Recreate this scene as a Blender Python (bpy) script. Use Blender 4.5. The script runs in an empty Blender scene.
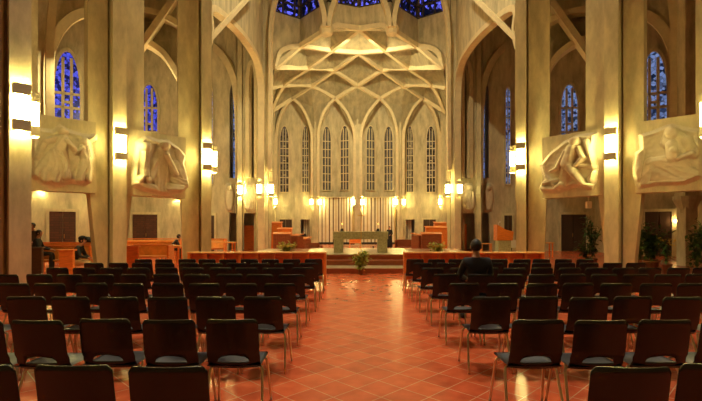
import bpy, bmesh, math, random
from mathutils import Vector, Matrix, noise
R = random.Random(7)
SC = bpy.context.scene
COL = SC.collection
# ---------------------------------------------------------------- camera, world, exposure
F = 435.0; CX = 354.0; HY = 229.0; EYE = 1.53; CAMX = -0.367
cam = bpy.data.cameras.new('camera'); cam.sensor_width = 36; cam.lens = F/702*36
cam.shift_x = -(CX-351)/702; cam.shift_y = (HY-200.5)/702; cam.clip_end = 300
co = bpy.data.objects.new('camera', cam); COL.objects.link(co)
co.location = (CAMX, 0, EYE); co.rotation_euler = (math.pi/2, 0, 0); SC.camera = co
w = bpy.data.worlds.new('dusk'); SC.world = w; w.use_nodes = True
w.node_tree.nodes['Background'].inputs[0].default_value = (0.10, 0.12, 0.25, 1)
w.node_tree.nodes['Background'].inputs[1].default_value = 0.15
SC.view_settings.view_transform = 'Standard'; SC.view_settings.look = 'None'
SC.view_settings.gamma = 1; SC.view_settings.use_curve_mapping = False
SC.view_settings.exposure = 0.55
WARM = (1.0, 0.81, 0.36)
def light(name, loc, power, size=1.0, color=WARM, target=None, kind='AREA', spread=math.pi, angle=1.2):
    l = bpy.data.lights.new(name, kind); l.energy = power; l.color = color
    if kind == 'AREA': l.size = size; l.spread = spread; l.shape = 'DISK'
    elif kind == 'SPOT': l.shadow_soft_size = size; l.spot_size = angle; l.spot_blend = 0.7
    else: l.shadow_soft_size = size
    o = bpy.data.objects.new(name, l); COL.objects.link(o); o.location = loc
    if target is not None:
        o.rotation_euler = (Vector(target)-Vector(loc)).to_track_quat('-Z', 'Y').to_euler()
    return o
# unseen fill lights added to brighten nave, vaults, choir and left aisle
light('nave_fill_light', (-3.5, 8, 17), 2300, .5, (1, .88, .68), target=(-3.6, 6.5, 0), kind='SPOT', angle=1.15)
light('nave_fill_light', (3.5, 8, 17), 2300, .5, (1, .88, .68), target=(3.6, 6.5, 0), kind='SPOT', angle=1.15)
light('nave_fill_light', (0, 18, 19), 950, .8, (1, .83, .48), target=(0, 18, 0))
light('vault_fill_light', (-6.6, 41.5, 5.2), 420, .3, target=(1, 35, 16), kind='SPOT', angle=2.0)
light('vault_fill_light', (6.6, 41.5, 5.2), 420, .3, target=(-1, 35, 16), kind='SPOT', angle=2.0)
light('vault_fill_light', (0, 26, 5), 800, .4, target=(0, 36, 16), kind='SPOT', angle=1.5)
light('vault_fill_light', (-9.5, 21, 5.5), 520, .4, target=(-9, 23, 14), kind='SPOT', angle=2.4)
light('vault_fill_light', (9.5, 21, 5.5), 40, .4, target=(9, 23, 14), kind='SPOT', angle=2.4)
light('vault_fill_light', (-8, 25.5, 5.0), 260, .3, target=(-7.6, 29, 12), kind='SPOT', angle=1.9)
light('choir_fill_light', (0, 31.5, 15), 900, .8, (1, .82, .42), target=(0, 43, 1))
light('left_aisle_fill_light', (-12, 19, 9), 420, .8, target=(-13, 24, 0))  # added fill, apart from the box lamps on the aisle wall

# ---------------------------------------------------------------- helpers
def P(px, py, D):
    return Vector(((px-CX)*D/F+CAMX, D, EYE-(py-HY)*D/F))
def XY(px, D): return Vector(((px-CX)*D/F+CAMX, D))
MATS = {}
def mat(name, col, rough=0.6, metal=0.0, var=0.12, scale=3.0, bump=0.0, emit=None, estr=0.0, build=None, stretch=(1,1,1), coat=0.0):
    if name in MATS: return MATS[name]
    m = bpy.data.materials.new(name); m.use_nodes = True; MATS[name] = m
    nt = m.node_tree; b = nt.nodes['Principled BSDF']
    b.inputs['Base Color'].default_value = (*col, 1); b.inputs['Roughness'].default_value = rough
    b.inputs['Metallic'].default_value = metal
    if coat: b.inputs['Coat Weight'].default_value = coat; b.inputs['Coat Roughness'].default_value = .15
    if emit:
        b.inputs['Emission Color'].default_value = (*emit, 1); b.inputs['Emission Strength'].default_value = estr
    tc = nt.nodes.new('ShaderNodeTexCoord'); mp = nt.nodes.new('ShaderNodeMapping')
    mp.inputs['Scale'].default_value = stretch
    nt.links.new(tc.outputs['Object'], mp.inputs[0])
    if var:
        n = nt.nodes.new('ShaderNodeTexNoise'); n.inputs['Scale'].default_value = scale; n.inputs['Detail'].default_value = 5
        n.inputs['Roughness'].default_value = .65
        nt.links.new(mp.outputs[0], n.inputs['Vector'])
        r = nt.nodes.new('ShaderNodeMapRange'); r.inputs[1].default_value = .3; r.inputs[2].default_value = .7
        r.inputs[3].default_value = 1-var; r.inputs[4].default_value = 1+var
        nt.links.new(n.outputs[0], r.inputs[0])
        h = nt.nodes.new('ShaderNodeHueSaturation'); h.inputs['Color'].default_value = (*col, 1)
        nt.links.new(r.outputs[0], h.inputs['Value']); nt.links.new(h.outputs[0], b.inputs['Base Color'])
        if bump:
            bp = nt.nodes.new('ShaderNodeBump'); bp.inputs['Strength'].default_value = bump; bp.inputs['Distance'].default_value = .03
            nt.links.new(n.outputs[0], bp.inputs['Height']); nt.links.new(bp.outputs[0], b.inputs['Normal'])
    if build: build(nt, b, tc, mp)
    return m
CONC = mat('board_marked_concrete', (.52, .46, .31), .8, var=.33, scale=1.6, bump=.25, stretch=(1.5, 1.5, .45))
CONC2 = mat('smooth_concrete', (.58, .51, .33), .75, var=.26, scale=1.8, bump=.2, stretch=(1.4, 1.4, .5))
RIBM = mat('rib_concrete', (.68, .58, .37), .75, var=.10, scale=3, bump=.1)
PLAST = mat('relief_stone', (.64, .57, .42), .7, var=.08, scale=6, bump=.1)
WOODO = mat('orange_oak', (.75, .20, .035), .35, var=.22, scale=4, stretch=(1, 1, 6), coat=.3)
WOODR = mat('red_brown_wood', (.30, .075, .028), .35, var=.25, scale=4, stretch=(1, 1, 6), coat=.3)
WOODL = mat('honey_wood', (.78, .36, .10), .4, var=.2, scale=4, stretch=(1, 5, 1))
WOODD = mat('dark_brown_wood', (.10, .045, .02), .45, var=.25, scale=5, stretch=(1, 1, 6))
BLACKP = mat('black_chair_plastic', (.010, .009, .008), .27, var=.10, scale=20)
SEATM = mat('black_seat_lit_grey', (.10, .11, .13), .4, var=.1, scale=20)  # black plastic too; light falling on the seat is put into this grey
METAL = mat('champagne_steel', (.70, .60, .40), .28, 1.0, var=.05)
GREYM = mat('grey_lamp_metal', (.58, .53, .36), .5, .1, var=.08)
GOLD = mat('brass', (.75, .50, .16), .3, 1.0, var=.05)
STONE = mat('green_grey_stone', (.44, .43, .27), .5, var=.3, scale=14)
MARB = mat('pale_marble', (.50, .40, .28), .25, var=.15, scale=3)
DARK = mat('dark_void_paint', (.02, .017, .015), .7, var=.1)
DOORM = mat('dark_door', (.055, .028, .018), .5, var=.2, stretch=(3, 1, .5))
LEAF = mat('leaf_green', (.05, .12, .025), .5, var=.4, scale=9)
LEAFY = mat('yellow_green_leaf', (.38, .44, .08), .5, var=.4, scale=15)
FLOWM = mat('yellow_petals', (.80, .58, .12), .6, var=.25, scale=20)
POTM = mat('clay_pot', (.22, .09, .04), .6, var=.15)
SKIN = mat('skin', (.55, .28, .17), .55, var=.06)
HAIR = mat('dark_hair', (.012, .009, .007), .6, var=.2, scale=30)
SUIT = mat('black_cloth', (.012, .012, .014), .8, var=.2, scale=12)
BROWNC = mat('brown_cloth', (.09, .06, .035), .85, var=.2, scale=12)
BEIGEC = mat('beige_cloth', (.55, .40, .24), .85, var=.15, scale=12)
WHITEC = mat('white_cloth', (.75, .72, .66), .85, var=.05)
LIT = mat('lamp_glass', (1, .95, .8), .4, var=0, emit=(1.0, .81, .27), estr=38)
UNLIT = mat('unlit_lamp_glass', (.62, .58, .42), .4, var=.03)
BULB = mat('lamp_tube', (1, .9, .7), .4, var=0, emit=(1.0, .81, .26), estr=450)
SPOTE = mat('bare_bulb', (1, .9, .7), .4, var=0, emit=(1.0, .62, .2), estr=60)
FLAME = mat('candle_flame', (1, .6, .2), .4, var=0, emit=(1.0, .5, .1), estr=6)
WAX = mat('candle_wax', (.75, .60, .35), .5, var=.05)
SLW = mat('cream_slat', (.80, .72, .55), .5, var=.08)
SLG = mat('gold_slat', (.62, .43, .20), .5, var=.12)
SLB = mat('brown_slat', (.16, .09, .05), .6, var=.2)
LEADM = mat('dark_leading', (.05, .04, .03), .7, var=.1)

def floor_nodes(nt, b, tc, mp):
    mp.inputs['Rotation'].default_value = (0, 0, math.pi/4); mp.inputs['Location'].default_value = (.12, .05, 0)
    for l in list(nt.links):
        if l.to_socket == b.inputs['Base Color']: nt.links.remove(l)
    br = nt.nodes.new('ShaderNodeTexBrick'); br.offset = 0; br.squash = 1
    br.inputs['Scale'].default_value = 1.0; br.inputs['Brick Width'].default_value = .307; br.inputs['Row Height'].default_value = .307
    br.inputs['Mortar Size'].default_value = .0045; br.inputs['Mortar Smooth'].default_value = .1
    br.inputs['Color1'].default_value = (.68, .125, .042, 1); br.inputs['Color2'].default_value = (.52, .085, .03, 1)
    br.inputs['Mortar'].default_value = (.62, .33, .17, 1); br.inputs['Bias'].default_value = 0
    nt.links.new(mp.outputs[0], br.inputs['Vector'])
    n = nt.nodes.new('ShaderNodeTexNoise'); n.inputs['Scale'].default_value = 5; n.inputs['Detail'].default_value = 6
    nt.links.new(tc.outputs['Object'], n.inputs['Vector'])
    mx = nt.nodes.new('ShaderNodeMix'); mx.data_type = 'RGBA'; mx.blend_type = 'OVERLAY'; mx.inputs['Factor'].default_value = .55
    nt.links.new(br.outputs['Color'], mx.inputs['A']); nt.links.new(n.outputs[0], mx.inputs['B'])
    nt.links.new(mx.outputs['Result'], b.inputs['Base Color'])
    rr = nt.nodes.new('ShaderNodeMapRange'); rr.inputs[3].default_value = .19; rr.inputs[4].default_value = .30
    nt.links.new(n.outputs[0], rr.inputs[0]); nt.links.new(rr.outputs[0], b.inputs['Roughness'])
    bp = nt.nodes.new('ShaderNodeBump'); bp.inputs['Strength'].default_value = .1; bp.inputs['Distance'].default_value = .003; bp.invert = True
    nt.links.new(br.outputs['Fac'], bp.inputs['Height']); nt.links.new(bp.outputs[0], b.inputs['Normal'])
    b.inputs['Specular IOR Level'].default_value = .8
TILE = mat('terracotta_tiles', (.4, .1, .03), .3, var=0, build=floor_nodes)

def brick_nodes(nt, b, tc, mp):
    mp.inputs['Rotation'].default_value = (math.pi/2, 0, 0)
    br = nt.nodes.new('ShaderNodeTexBrick'); br.inputs['Scale'].default_value = 1
    br.inputs['Brick Width'].default_value = .42; br.inputs['Row Height'].default_value = .14; br.inputs['Mortar Size'].default_value = .012
    br.inputs['Color1'].default_value = (.11, .035, .018, 1); br.inputs['Color2'].default_value = (.07, .025, .014, 1)
    br.inputs['Mortar'].default_value = (.03, .016, .01, 1)
    nt.links.new(mp.outputs[0], br.inputs['Vector']); nt.links.new(br.outputs[0], b.inputs['Base Color'])
BRICK = mat('dark_brick_panel', (.1, .04, .02), .7, var=0, build=brick_nodes)

def glass_mat(name, lo, hi, strength, cell, dens):
    def bld(nt, b, tc, mp):
        v = nt.nodes.new('ShaderNodeTexVoronoi'); v.inputs['Scale'].default_value = cell
        e = nt.nodes.new('ShaderNodeTexVoronoi'); e.feature = 'DISTANCE_TO_EDGE'; e.inputs['Scale'].default_value = cell
        for q in (v, e): nt.links.new(tc.outputs['Object'], q.inputs['Vector'])
        cr = nt.nodes.new('ShaderNodeValToRGB'); s = nt.nodes.new('ShaderNodeSeparateColor')
        nt.links.new(v.outputs['Color'], s.inputs[0]); nt.links.new(s.outputs[0], cr.inputs[0])
        el = cr.color_ramp.elements; el[0].color = (*lo, 1); el[0].position = dens; el[1].color = (*hi, 1); el[1].position = min(1, dens+.5)
        mr = nt.nodes.new('ShaderNodeMath'); mr.operation = 'GREATER_THAN'; mr.inputs[1].default_value = .06
        nt.links.new(e.outputs['Distance'], mr.inputs[0])
        mu = nt.nodes.new('ShaderNodeMath'); mu.operation = 'MULTIPLY'; mu.inputs[1].default_value = strength
        nt.links.new(mr.outputs[0], mu.inputs[0])
        nt.links.new(cr.outputs[0], b.inputs['Emission Color']); nt.links.new(mu.outputs[0], b.inputs['Emission Strength'])  # glow put into the panes for the dusk sky outside
        nt.links.new(cr.outputs[0], b.inputs['Base Color'])
    return mat(name, lo, .25, var=0, build=bld)
GBLUE = glass_mat('blue_stained_glass', (.004, .008, .10), (.06, .08, .75), .7, 6.5, .2)
GPALE = glass_mat('pale_blue_stained_glass', (.01, .02, .06), (.18, .28, .60), .55, 5.5, .1)
GLANT = glass_mat('lantern_stained_glass', (.002, .003, .012), (.12, .14, 1.0), .9, 5.0, .55)
GDARK = glass_mat('dim_stained_glass', (.02, .018, .015), (.12, .10, .09), .25, 4.0, .3)
GGREY = mat('grey_window_glass', (.10, .10, .11), .2, var=.3, scale=3)

def link(name, me, m=None, parent=None, smooth=False):
    o = bpy.data.objects.new(name, me); COL.objects.link(o)
    if m and not me.materials: me.materials.append(m)
    if parent: o.parent = parent
    if smooth:
        for p in me.polygons: p.use_smooth = True
    return o
def done(name, bm, m, parent=None, smooth=False, origin=None):
    bmesh.ops.recalc_face_normals(bm, faces=bm.faces)
    if origin is not None: bmesh.ops.translate(bm, verts=bm.verts, vec=-Vector(origin))
    me = bpy.data.meshes.new(name); bm.to_mesh(me); bm.free()
    o = link(name, me, m, parent, smooth)
    if origin is not None: o.location = origin
    return o
def tag(o, label, cat, group=None, kind=None):
    if label: o['label'] = label
    if cat: o['category'] = cat
    if group: o['group'] = group
    if kind: o['kind'] = kind
    return o
def struct(o): o['kind'] = 'structure'; return o
def thing(name, label, cat, loc=(0, 0, 0), rz=0, group=None):
    o = bpy.data.objects.new(name, None); COL.objects.link(o); o.empty_display_size = .2
    o.location = loc; o.rotation_euler = (0, 0, rz)
    return tag(o, label, cat, group)
def box(bm, c, s, M=None, bev=0.0, taper=None):
    r = bmesh.ops.create_cube(bm, size=1)
    vs = r['verts']
    for v in vs:
        k = 1.0
        if taper and v.co.z > 0: k = taper
        v.co = Vector((v.co.x*s[0]*k, v.co.y*s[1]*k, v.co.z*s[2]))
    if bev:
        es = list({e for v in vs for e in v.link_edges})
        g = bmesh.ops.bevel(bm, geom=es, offset=bev, segments=2, affect='EDGES', profile=.5)
        vs = list({v for f in g['faces'] for v in f.verts} | {v for v in vs if v.is_valid})
    for v in vs:
        v.co = v.co+Vector(c)
        if M is not None: v.co = M @ v.co
    return vs
def tube(bm, pts, r, seg=8, caps=True):
    pts = [Vector(p) for p in pts]; rings = []
    n = len(pts); rr = r if isinstance(r, (list, tuple)) else [r]*n
    up = None
    for i, p in enumerate(pts):
        d = (pts[min(i+1, n-1)]-pts[max(i-1, 0)]).normalized()
        if up is None: up = d.orthogonal().normalized()
        up = (up-d*up.dot(d)).normalized(); s = d.cross(up)
        rings.append([bm.verts.new(p+(up*math.cos(a)+s*math.sin(a))*rr[i]) for a in [2*math.pi*k/seg for k in range(seg)]])
    for a, b in zip(rings, rings[1:]):
        for k in range(seg): bm.faces.new((a[k], a[(k+1) % seg], b[(k+1) % seg], b[k]))
    if caps: bm.faces.new(rings[0][::-1]); bm.faces.new(rings[-1])
def lathe(bm, prof, c=(0, 0, 0), seg=20):
    rings = []
    for r, z in prof:
        rings.append([bm.verts.new((c[0]+max(r, .0005)*math.cos(2*math.pi*k/seg), c[1]+max(r, .0005)*math.sin(2*math.pi*k/seg), c[2]+z)) for k in range(seg)])
    for a, b in zip(rings, rings[1:]):
        for k in range(seg): bm.faces.new((a[k], a[(k+1) % seg], b[(k+1) % seg], b[k]))
    bm.faces.new(rings[0][::-1]); bm.faces.new(rings[-1])
def spline(pts, n=6):
    pts = [Vector(p) for p in pts]; out = []
    q = [pts[0]*2-pts[1]]+pts+[pts[-1]*2-pts[-2]]
    for i in range(1, len(q)-2):
        for k in range(n):
            t = k/n; a, b, c, d = q[i-1], q[i], q[i+1], q[i+2]
            out.append(.5*((2*b)+(c-a)*t+(2*a-5*b+4*c-d)*t*t+(3*b-a-3*c+d)*t**3))
    out.append(pts[-1]); return out
def beam(bm, pts, wd, dp, side=None, drop=0):
    """rectangular section swept along pts; side = horizontal axis of the section (default horizontal)"""
    pts = [Vector(p) for p in pts]; n = len(pts); rings = []; prev = None
    for i, p in enumerate(pts):
        d = (pts[min(i+1, n-1)]-pts[max(i-1, 0)]).normalized()
        if side is not None: v = Vector(side); s = (v-d*v.dot(d)).normalized()
        else:
            s = d.cross(Vector((0, 0, 1)))
            s = s.normalized() if s.length > .15 else (prev or Vector((1, 0, 0)))
            if prev and s.dot(prev) < 0: s = -s
        prev = s; u = s.cross(d).normalized()
        rings.append([bm.verts.new(p+s*a*wd/2+u*b*dp/2) for a, b in ((-1, -1), (1, -1), (1, 1), (-1, 1))])
    for a, b in zip(rings, rings[1:]):
        for k in range(4): bm.faces.new((a[k], a[(k+1) % 4], b[(k+1) % 4], b[k]))
    bm.faces.new(rings[0][::-1]); bm.faces.new(rings[-1])
class Plane:
    """vertical wall plane through two plan points"""
    def __init__(s, p0, p1, mirror=False):
        s.p0 = Vector(p0); s.t = (Vector(p1)-s.p0).normalized(); s.len = (Vector(p1)-s.p0).length
        s.n = Vector((s.t.y, -s.t.x))          # points right-hand of direction: towards the camera side
    def uz(s, px, py):
        d = Vector(((px-CX)/F, 1.0)); c = Vector((CAMX, 0))
        # c + k d = p0 + u t
        den = d.x*s.t.y-d.y*s.t.x
        k = ((s.p0.x-c.x)*s.t.y-(s.p0.y-c.y)*s.t.x)/den
        u = (c+d*k-s.p0).dot(s.t)
        return (u, EYE-(py-HY)*k/F)
    def at(s, u, z, off=0, side=1):
        p = s.p0+s.t*u+s.n*off
        return Vector((p.x*side, p.y, z))
    def wp(s, px, py, off=0, side=1):
        u, z = s.uz(px, py); return s.at(u, z, off, side)
def plate(bm, pl, outer, holes=(), th=.5, off=0, side=1):
    """polygon with holes in a wall plane, extruded backwards by th"""
    def loop(pts):
        vs = [bm.verts.new(pl.at(u, z, off, side)) for u, z in pts]
        return [bm.edges.new((vs[i], vs[(i+1) % len(vs)])) for i in range(len(vs))]
    es = loop(outer)
    for h in holes: es += loop(h)
    r = bmesh.ops.triangle_fill(bm, use_beauty=True, edges=es)
    fs = [g for g in r['geom'] if isinstance(g, bmesh.types.BMFace)]
    ex = bmesh.ops.extrude_face_region(bm, geom=fs)
    vec = Vector((-pl.n.x*th*side, -pl.n.y*th, 0))
    bmesh.ops.translate(bm, verts=[v for v in ex['geom'] if isinstance(v, bmesh.types.BMVert)], vec=vec)
def lancet(u0, u1, z0, z1, rise=None, n=8):
    w_ = u1-u0; rise = rise or w_*.9; zs = z1-rise; pts = [(u0, z0), (u1, z0)]
    for k in range(n+1):
        t = k/n; pts.append((u1-(w_/2)*(1-math.cos(t*math.pi/2)), zs+rise*math.sin(t*math.pi/2)))
    for k in range(n-1, -1, -1):
        t = k/n; pts.append((u0+(w_/2)*(1-math.cos(t*math.pi/2)), zs+rise*math.sin(t*math.pi/2)))
    return pts
trimn = [0]
def trim(bm, m=RIBM, smooth=False):
    trimn[0] += 1
    return struct(done('trim_%d' % trimn[0], bm, m, smooth=smooth))
TOP = 20.5
SIDES = ((1, 'left'), (-1, 'right'))

# ---------------------------------------------------------------- floor and shell
bm = bmesh.new(); box(bm, (0, 19.5, -.1), (44, 52, .2)); struct(done('floor', bm, TILE))
bm = bmesh.new(); box(bm, (0, 12, TOP+.15), (44, 40, .3)); box(bm, (0, 38.2, TOP+.15), (24, 13, .3)); struct(done('ceiling', bm, CONC))
bm = bmesh.new(); box(bm, (0, -6.2, TOP/2), (40, .4, TOP)); struct(done('wall_back', bm, CONC))
LINTEL = 2.64; SILL = 4.83

def pier(side, cpx, cD, ext, low, bot, nrm, pw=.4, dep=.45, proj=.28, top=TOP, m=CONC2):
    c = XY(cpx, cD); n = Vector(nrm).normalized(); t = Vector((-n.y, n.x))
    if t.x < 0: t = -t
    pl = Plane(c, c+t)
    U = lambda px: pl.uz(px, 200)[0]
    lev = [(0, U(bot[0]), U(bot[1])), (LINTEL, U(low[0]), U(low[1])), (LINTEL+.001, U(ext[0]), U(ext[1])), (top, U(ext[0]), U(ext[1]))]
    bm = bmesh.new(); rings = []
    g = .07
    for z, a, b in lev:
        sec = [(a, -dep), (b, -dep), (b, 0)]
        if b > pw/2+.08: sec += [(pw/2+g, 0), (pw/2+g, -.18), (pw/2, -.18)]
        else: sec += [(max(b-.01, pw/2), 0), (max(b-.01, pw/2), -.0), (pw/2, 0)]
        sec += [(pw/2, proj), (-pw/2, proj)]
        if a < -pw/2-.08: sec += [(-pw/2, -.18), (-pw/2-g, -.18), (-pw/2-g, 0)]
        else: sec += [(-pw/2, 0), (min(a+.01, -pw/2), 0), (min(a+.01, -pw/2), 0)]
        sec += [(a, 0)]
        rings.append([bm.verts.new(((c+t*u+pl.n*v).x*side, (c+t*u+pl.n*v).y, z)) for u, v in sec])
    for a, b in zip(rings, rings[1:]):
        k = len(a)
        for i in range(k): bm.faces.new((a[i], a[(i+1) % k], b[(i+1) % k], b[i]))
    bm.faces.new(rings[0][::-1]); bm.faces.new(rings[-1])
    bmesh.ops.remove_doubles(bm, verts=bm.verts, dist=.0003)
    trim(bm, m); return pl
PIERS = {}
for s, nm in SIDES:
    PIERS['A'] = pier(s, 18.5, 9.95, (-40, 29), (-34, 28), (-28, 26), (.7, -.7), pw=.40)
    PIERS['B'] = pier(s, 117, 14.1, (88, 144), (90, 132), (98.5, 122), (.7, -.7), pw=.40)
    PIERS['C'] = pier(s, 205.5, 16.6, (178, 212), (181, 208.5), (184, 207), (.45, -.9), pw=.34)
    PIERS['D1'] = pier(s, 239.5, 30.2, (236, 246), (237, 244), (237.5, 243), (.35, -.95), pw=.3, dep=.7, proj=.15)
    PIERS['D2'] = pier(s, 264.5, 29.6, (257.5, 272.5), (258, 272), (258.5, 271), (.35, -.95), pw=.4, dep=1.0, proj=.25)
    # jamb column behind pier A
    PIERS['J'] = pier(s, 33, 13.3, (28, 39), (-60, -58), (-60, -58), (.7, -.7), pw=.3, dep=.5, proj=.1) if False else None

# panel walls between the piers, carrying the reliefs, with portals below
AB = Plane(XY(29, 12.35), XY(93, 13.4)); BC = Plane(XY(131, 14.3), XY(181, 15.6))
OA = Plane(XY(30, 24.0), XY(100, 25.6)); OB = Plane(XY(128, 30.0), XY(241, 31.0))
WD = Plane(XY(236, 30.6), XY(262, 30.0))
T1 = Plane((-6.25, 17.0), (-6.52, 29.9))
def uzl(pl, pts): return [pl.uz(*p) for p in pts]
win_no = [0]
def window(side, pl, px0, px1, ytop, ybot, glass, cols=3, rows=6, fr=.07, rise=None, off=.02, frm=CONC2, plus=True, zb=None):
    """stone tracery window standing in a wall plane: frame with mullions, one glass pane behind"""
    win_no[0] += 1
    u0, z1 = pl.uz(px0, ytop); u1, _ = pl.uz(px1, ytop); zb = pl.uz(px0, ybot)[1] if zb is None else zb
    w_ = u1-u0; rise = rise or w_*1.0
    bm = bmesh.new(); plate(bm, pl, lancet(u0, u1, zb, z1, rise), th=.03, off=off+.03, side=side)
    mid = pl.at((u0+u1)/2, zb, off, side)
    g = done('pane', bm, glass)
    root = bpy.data.objects.new('window_%d' % win_no[0], None); COL.objects.link(root); root.location = mid; struct(root)
    g.parent = root; g.matrix_parent_inverse = Matrix.Translation(-mid)
    bm = bmesh.new()
    out = lancet(u0-fr, u1+fr, zb-fr, z1+fr*1.3, rise+fr); inn = lancet(u0, u1, zb, z1, rise)
    plate(bm, pl, out, [inn], th=.16, off=off+.16, side=side)
    D0 = .12
    def bar(ua, ub, za, zb_):
        plate(bm, pl, [(ua, za), (ub, za), (ub, zb_), (ua, zb_)], th=.08, off=off+D0, side=side)
    zs = z1-rise; t = fr*.45
    for k in range(1, cols):
        u = u0+w_*k/cols
        topz = zs+rise*math.sqrt(max(0, 1-abs((u-(u0+u1)/2)/(w_/2))**1.6))*.93
        bar(u-t, u+t, zb, topz)
    for k in range(1, rows+1):
        z = zb+(zs-zb)*k/rows; bar(u0, u1, z-t, z+t)
        if plus and k % 2 == 0 and k < rows:
            h = (zs-zb)/rows; uc = (u0+u1)/2; bar(uc-w_*.12, uc+w_*.12, z+h*.3, z+h*.3+t*2)
    f = done('tracery', bm, frm); f.parent = root; f.matrix_parent_inverse = Matrix.Translation(-mid)
    return root
door_no = [0]
def door(side, pl, px0, px1, ytop, m=DOORM, leafs=2, frame=CONC2):
    door_no[0] += 1
    u0, z1 = pl.uz(px0, ytop); u1, _ = pl.uz(px1, ytop); mid = pl.at((u0+u1)/2, 0, 0, side)
    root = bpy.data.objects.new('door_%d' % door_no[0], None); COL.objects.link(root); root.location = mid; struct(root)
    def add(nm, bm, mt):
        o = done(nm, bm, mt); o.parent = root; o.matrix_parent_inverse = Matrix.Translation(-mid); return o
    for k in range(leafs):
        a = u0+(u1-u0)*k/leafs; b = u0+(u1-u0)*(k+1)/leafs
        bm = bmesh.new(); plate(bm, pl, [(a+.01, 0.01), (b-.01, 0.01), (b-.01, z1), (a+.01, z1)], th=.06, off=.08, side=side)
        for q in range(3):
            za = .15+(z1-.3)*q/3; zb = za+(z1-.3)/3-.12
            plate(bm, pl, [(a+.1, za), (b-.1, za), (b-.1, zb), (a+.1, zb)], th=.02, off=.1, side=side)
        add('door_leaf', bm, m)
    bm = bmesh.new()
    plate(bm, pl, [(u0-.16, 0), (u0, 0), (u0, z1), (u1, z1), (u1, 0), (u1+.16, 0), (u1+.16, z1+.16), (u0-.16, z1+.16)], th=.14, off=.15, side=side)
    add('door_frame', bm, frame)
    bm = bmesh.new(); tube(bm, [pl.at((u0+u1)/2+.07, 1.0, .13, side), pl.at((u0+u1)/2+.07, 1.25, .13, side)], .015); add('door_handle', bm, GOLD)

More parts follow.
